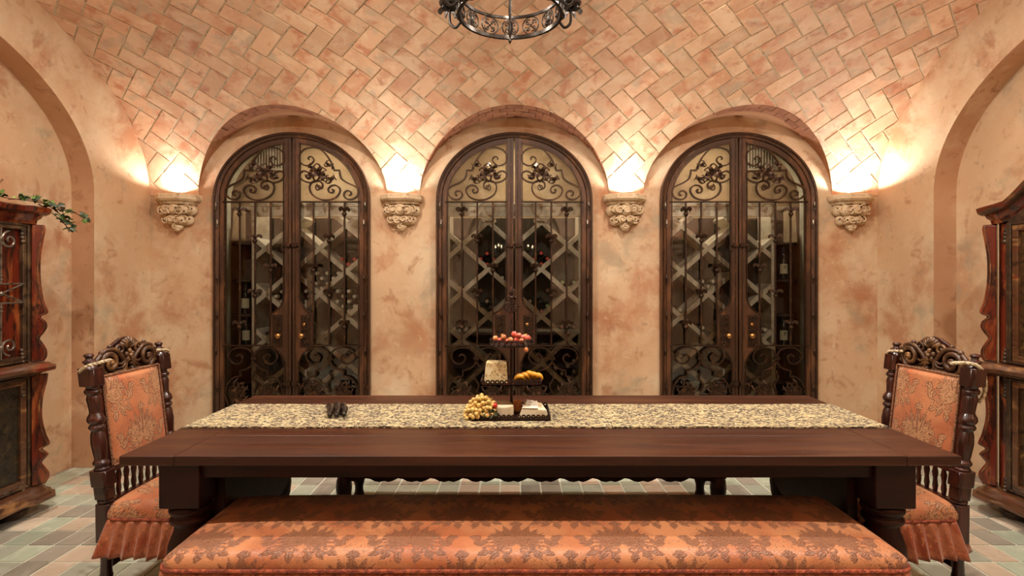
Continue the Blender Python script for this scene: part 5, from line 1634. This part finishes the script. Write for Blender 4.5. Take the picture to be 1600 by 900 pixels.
# block of speckled cheese
m = MB(); y0, y1 = 2.52, 2.62
z0 = Z2+.004
def fr2(xa, xb, z): return [(xa, y0, z), (xb, y0, z), (xb, y1, z), (xa, y1, z)]
m.add(fr2(-.139, -.030, z0)+[(-.130, y0+.008, z0+.098), (-.034, y0+.004, z0+.094), (-.036, y1-.01, z0+.095), (-.128, y1-.008, z0+.097)], [(0, 1, 2, 3), (4, 5, 6, 7), (0, 1, 5, 4), (1, 2, 6, 5), (2, 3, 7, 6), (3, 0, 4, 7)])
t = thing('cheese_block', 'upright speckled cheese block on the left of the middle tier', 'cheese', (-.085, 2.57, z0)); m.build('cheese', cheese_b, t, bevel=.004, seg=2)
# yellow slices
for k in range(5):
    x = .022+.021*k
    t = thing('fruit_slice', '%s yellow fruit slice from the left in the fan on the middle tier' % ['first', 'second', 'third', 'fourth', 'fifth'][k], 'fruit', (x, 2.56, z0), group='yellow fruit slices on the middle tier')
    m = MB(); L_ = .042; P = []
    for q in range(9):
        u = q/8; aa = PI*.98*u
        P.append((x+L_*.9*(1-cos(aa))*.55-.015, 2.545+.006*k-.012*sin(aa), z0+.010+.034*sin(aa)*(1-.18*abs(k-2))))
    m.tube(P, .013, 8, taper=lambda t_: .35+.75*sin(PI*t_)); m.build('slice', mango, t, smooth='all')
# bottom tier cheeses
zt = ZT+.005
def wheel(m, cx, cy, r, a0, a1, z0, h, n=20):
    P = [(cx, cy)]+[(cx+r*cos(math.radians(a0+(a1-a0)*k/n)), cy+r*sin(math.radians(a0+(a1-a0)*k/n))) for k in range(n+1)]
    m.prism(P, z0, z0+h, 'z')
t = thing('round_cheese', 'round white cheese with a cut side in the middle of the bottom tray', 'cheese', (-.065, 2.55, zt))
m = MB(); m.prism([(-.062+.066*cos(a_), 2.545+.062*sin(a_)) for a_ in [math.radians(40+300*k/26) for k in range(27)]], zt, zt+.052, 'z'); m.build('cheese', cheese_w, t, bevel=.007, seg=3, smooth=True)
t = thing('cheese_wedge', 'white cheese wedge with mottled rind on the right of the bottom tray', 'cheese', (.08, 2.55, zt))
m = MB(); m.add([(.020, 2.485, zt), (.158, 2.50, zt), (.150, 2.60, zt), (.05, 2.61, zt), (.036, 2.49, zt+.040), (.150, 2.50, zt+.034), (.130, 2.60, zt+.044), (.055, 2.605, zt+.052)], [(0, 1, 2, 3), (4, 5, 6, 7), (0, 1, 5, 4), (1, 2, 6, 5), (2, 3, 7, 6), (3, 0, 4, 7)])
ww = m.build('cheese', cheese_w, t, bevel=.004, seg=2)
m = MB(); m.add([(.036, 2.488, zt+.041), (.112, 2.495, zt+.0375), (.112, 2.60, zt+.048), (.055, 2.607, zt+.053), (.036, 2.488, zt+.046), (.112, 2.495, zt+.0425), (.112, 2.60, zt+.053), (.055, 2.607, zt+.058)], [(0, 1, 2, 3), (4, 5, 6, 7), (0, 1, 5, 4), (1, 2, 6, 5), (2, 3, 7, 6), (3, 0, 4, 7)]); m.build('rind', rind, t, bevel=.002)
t = thing('cracker', 'small tan cracker leaning behind the round cheese by the pole', 'food', (.02, 2.60, zt)); MB().box(-.004, .036, 2.598, 2.606, zt, zt+.056).build('biscuit', amber_m, t, bevel=.004, seg=2)
# grapes
gr = thing('grape_bunch', 'bunch of pale golden grapes spilling over the left of the bottom tray', 'grapes', (-.16, 2.50, zt))
R = rnd(77); pts = []
tries = 0
while len(pts) < 135 and tries < 60000:
    tries += 1
    u, v_, w_ = R.uniform(-1, 1), R.uniform(-1, 1), R.uniform(0, 1)
    if u*u+v_*v_+w_*w_ > 1: continue
    x = -.152+.078*u; y = 2.505+.068*v_; z = zt+.012+.088*w_*(1-.3*max(0, -u))
    if x < -.19 and w_ < .3: z -= .01
    if all((x-a)**2+(y-b)**2+(z-c)**2 > .0152**2 for a, b, c in pts): pts.append((x, y, z))
me0 = None
for p in pts:
    if me0 is None:
        o = MB().ball(tuple(gr.location), (.0098, .0098, .0106), 12, 8).build('grape', grape_m, gr, smooth='all'); me0 = o
    else:
        o = me0.copy(); COL.objects.link(o)
    o.location = Vector(p)-Vector(gr.location); o.rotation_euler = (R.uniform(0, 3), R.uniform(0, 3), 0)
m = MB(); m.tube(crom([(-.12, 2.52, zt+.02), (-.15, 2.51, zt+.06), (-.17, 2.50, zt+.05)], 5), .002, 5); m.build('stem', herb_m, gr)
t = thing('red_tomato', 'small bright red tomato between the grapes and the round cheese', 'fruit', (-.088, 2.47, zt+.05)); MB().ball((-.088, 2.478, zt+.058), (.014, .014, .013), 14, 9).build('skin', red_m, t, smooth='all'); MB().ball((-.088, 2.478, zt+.071), (.004, .004, .002), 6, 4).build('stem', herb_m, t)
t = thing('herb_sprig', 'dark green leafy sprig at the front left corner of the bottom tray', 'herb', (-.10, 2.46, zt))
R = rnd(9)
m = MB(); m.tube([(-.13, 2.462, zt+.018), (-.075, 2.458, zt+.026)], .002, 5); m.build('stem', herb_m, t)
for k in range(26):
    x = -.135+.065*R.random(); 
    a = R.uniform(0, 6.3); c = Vector((x, 2.458+R.uniform(-.012, .012), zt+.012+R.uniform(0, .022)))
    e = Vector((cos(a)*.6, -.5, sin(a))).normalized()
    m = MB(); m.tube([c, c+e*.008, c+e*.017], 0, flat=(.0010, .0035), up=(0, -1, .2), taper=lambda t_: .5+sin(PI*t_)); m.build('leaf', herb_m, t)
# small fruit in the top basket
R = rnd(31); k = 0
FR = [(768+6, 529, 'amber'), (787, 527, 'amber'), (803, 522, 'pink'), (810, 524, 'pink'), (817, 527, 'pink'), (824, 528, 'pink'), (797, 531, 'amber'), (830, 529, 'amber'), (781, 532, 'pink'), (807, 531, 'pink'), (815, 533, 'amber'), (792, 533, 'pink')]
for q, (px, py, c_) in enumerate(sorted(FR)):
    x, y, z = wp(px, py, 2.52+.05*R.random())
    x = max(SX-.075, min(SX+.078, x))
    t = thing('small_fruit', 'small %s fruit, number %d from the left in the top basket' % ('pink' if c_ == 'pink' else 'amber', q+1), 'fruit', (x, y, Z3+.012), group='small fruit in the top basket')
    r = .0125; t['label'] = 'small %s fruit in the top basket, %s from the left' % ('pink' if c_ == 'pink' else 'amber', ['first','second','third','fourth','fifth','sixth','seventh','eighth','ninth','tenth','eleventh','last'][q])
    MB().ball((x, y, max(z, Z3+.018)), (r, r, r*1.15), 12, 8, M=Matrix.Rotation(R.uniform(0, 1.2), 4, 'Y')).build('skin', berry_m if c_ == 'pink' else amber_m, t, smooth='all')
    MB().ball((x, y-.004, max(z, Z3+.018)+r*1.1), (.003, .003, .002), 6, 4).build('stalk', herb_m, t)
t = thing('small_fruit', 'small amber fruit hanging below the right rim of the top basket', 'fruit', (.052, 2.47, Z3-.02), group='small fruit in the top basket')
MB().ball((.056, 2.472, Z3-.006), (.009, .009, .011), 12, 8).build('skin', amber_m, t, smooth='all'); MB().tube(crom([(.056, 2.472, Z3+.004), (.054, 2.474, Z3+.022), (.048, 2.486, Z3+.034), (.042, 2.50, Z3+.030)], 4), .0018, 5).build('stalk', herb_m, t)
# dark seed pods on the runner
pod_m = mat('dark_pod', lin((22,15,13)), .3, layers=[(30, lin((60,46,38)), .56, .7)], bump=(50, .5, .004), coat=.3)
for k, (a, b) in enumerate((((-.905, 2.69), (-.845, 2.49)), ((-.872, 2.71), (-.812, 2.485)), ((-.842, 2.70), (-.782, 2.50)))):
    t = thing('dark_pod', '%s of three dark glossy pods lying together on the runner' % ['leftmost', 'middle one', 'rightmost'][k], 'pod', (a[0], a[1], TZ+.008), group='dark pods on the table runner')
    P = crom([(a[0], a[1], TZ+.024), (a[0]*.7+b[0]*.3-.006, a[1]*.7+b[1]*.3, TZ+.030+.004*(k == 1)), (a[0]*.35+b[0]*.65+.004, a[1]*.35+b[1]*.65, TZ+.030), (b[0], b[1], TZ+.022)], 6)
    m = MB(); m.tube(P, .0150, 10, taper=lambda t_: .55+.55*sin(PI*min(1, t_*.9+.08))*(1+.16*sin(t_*24))); m.build('husk', pod_m, t, smooth='all')
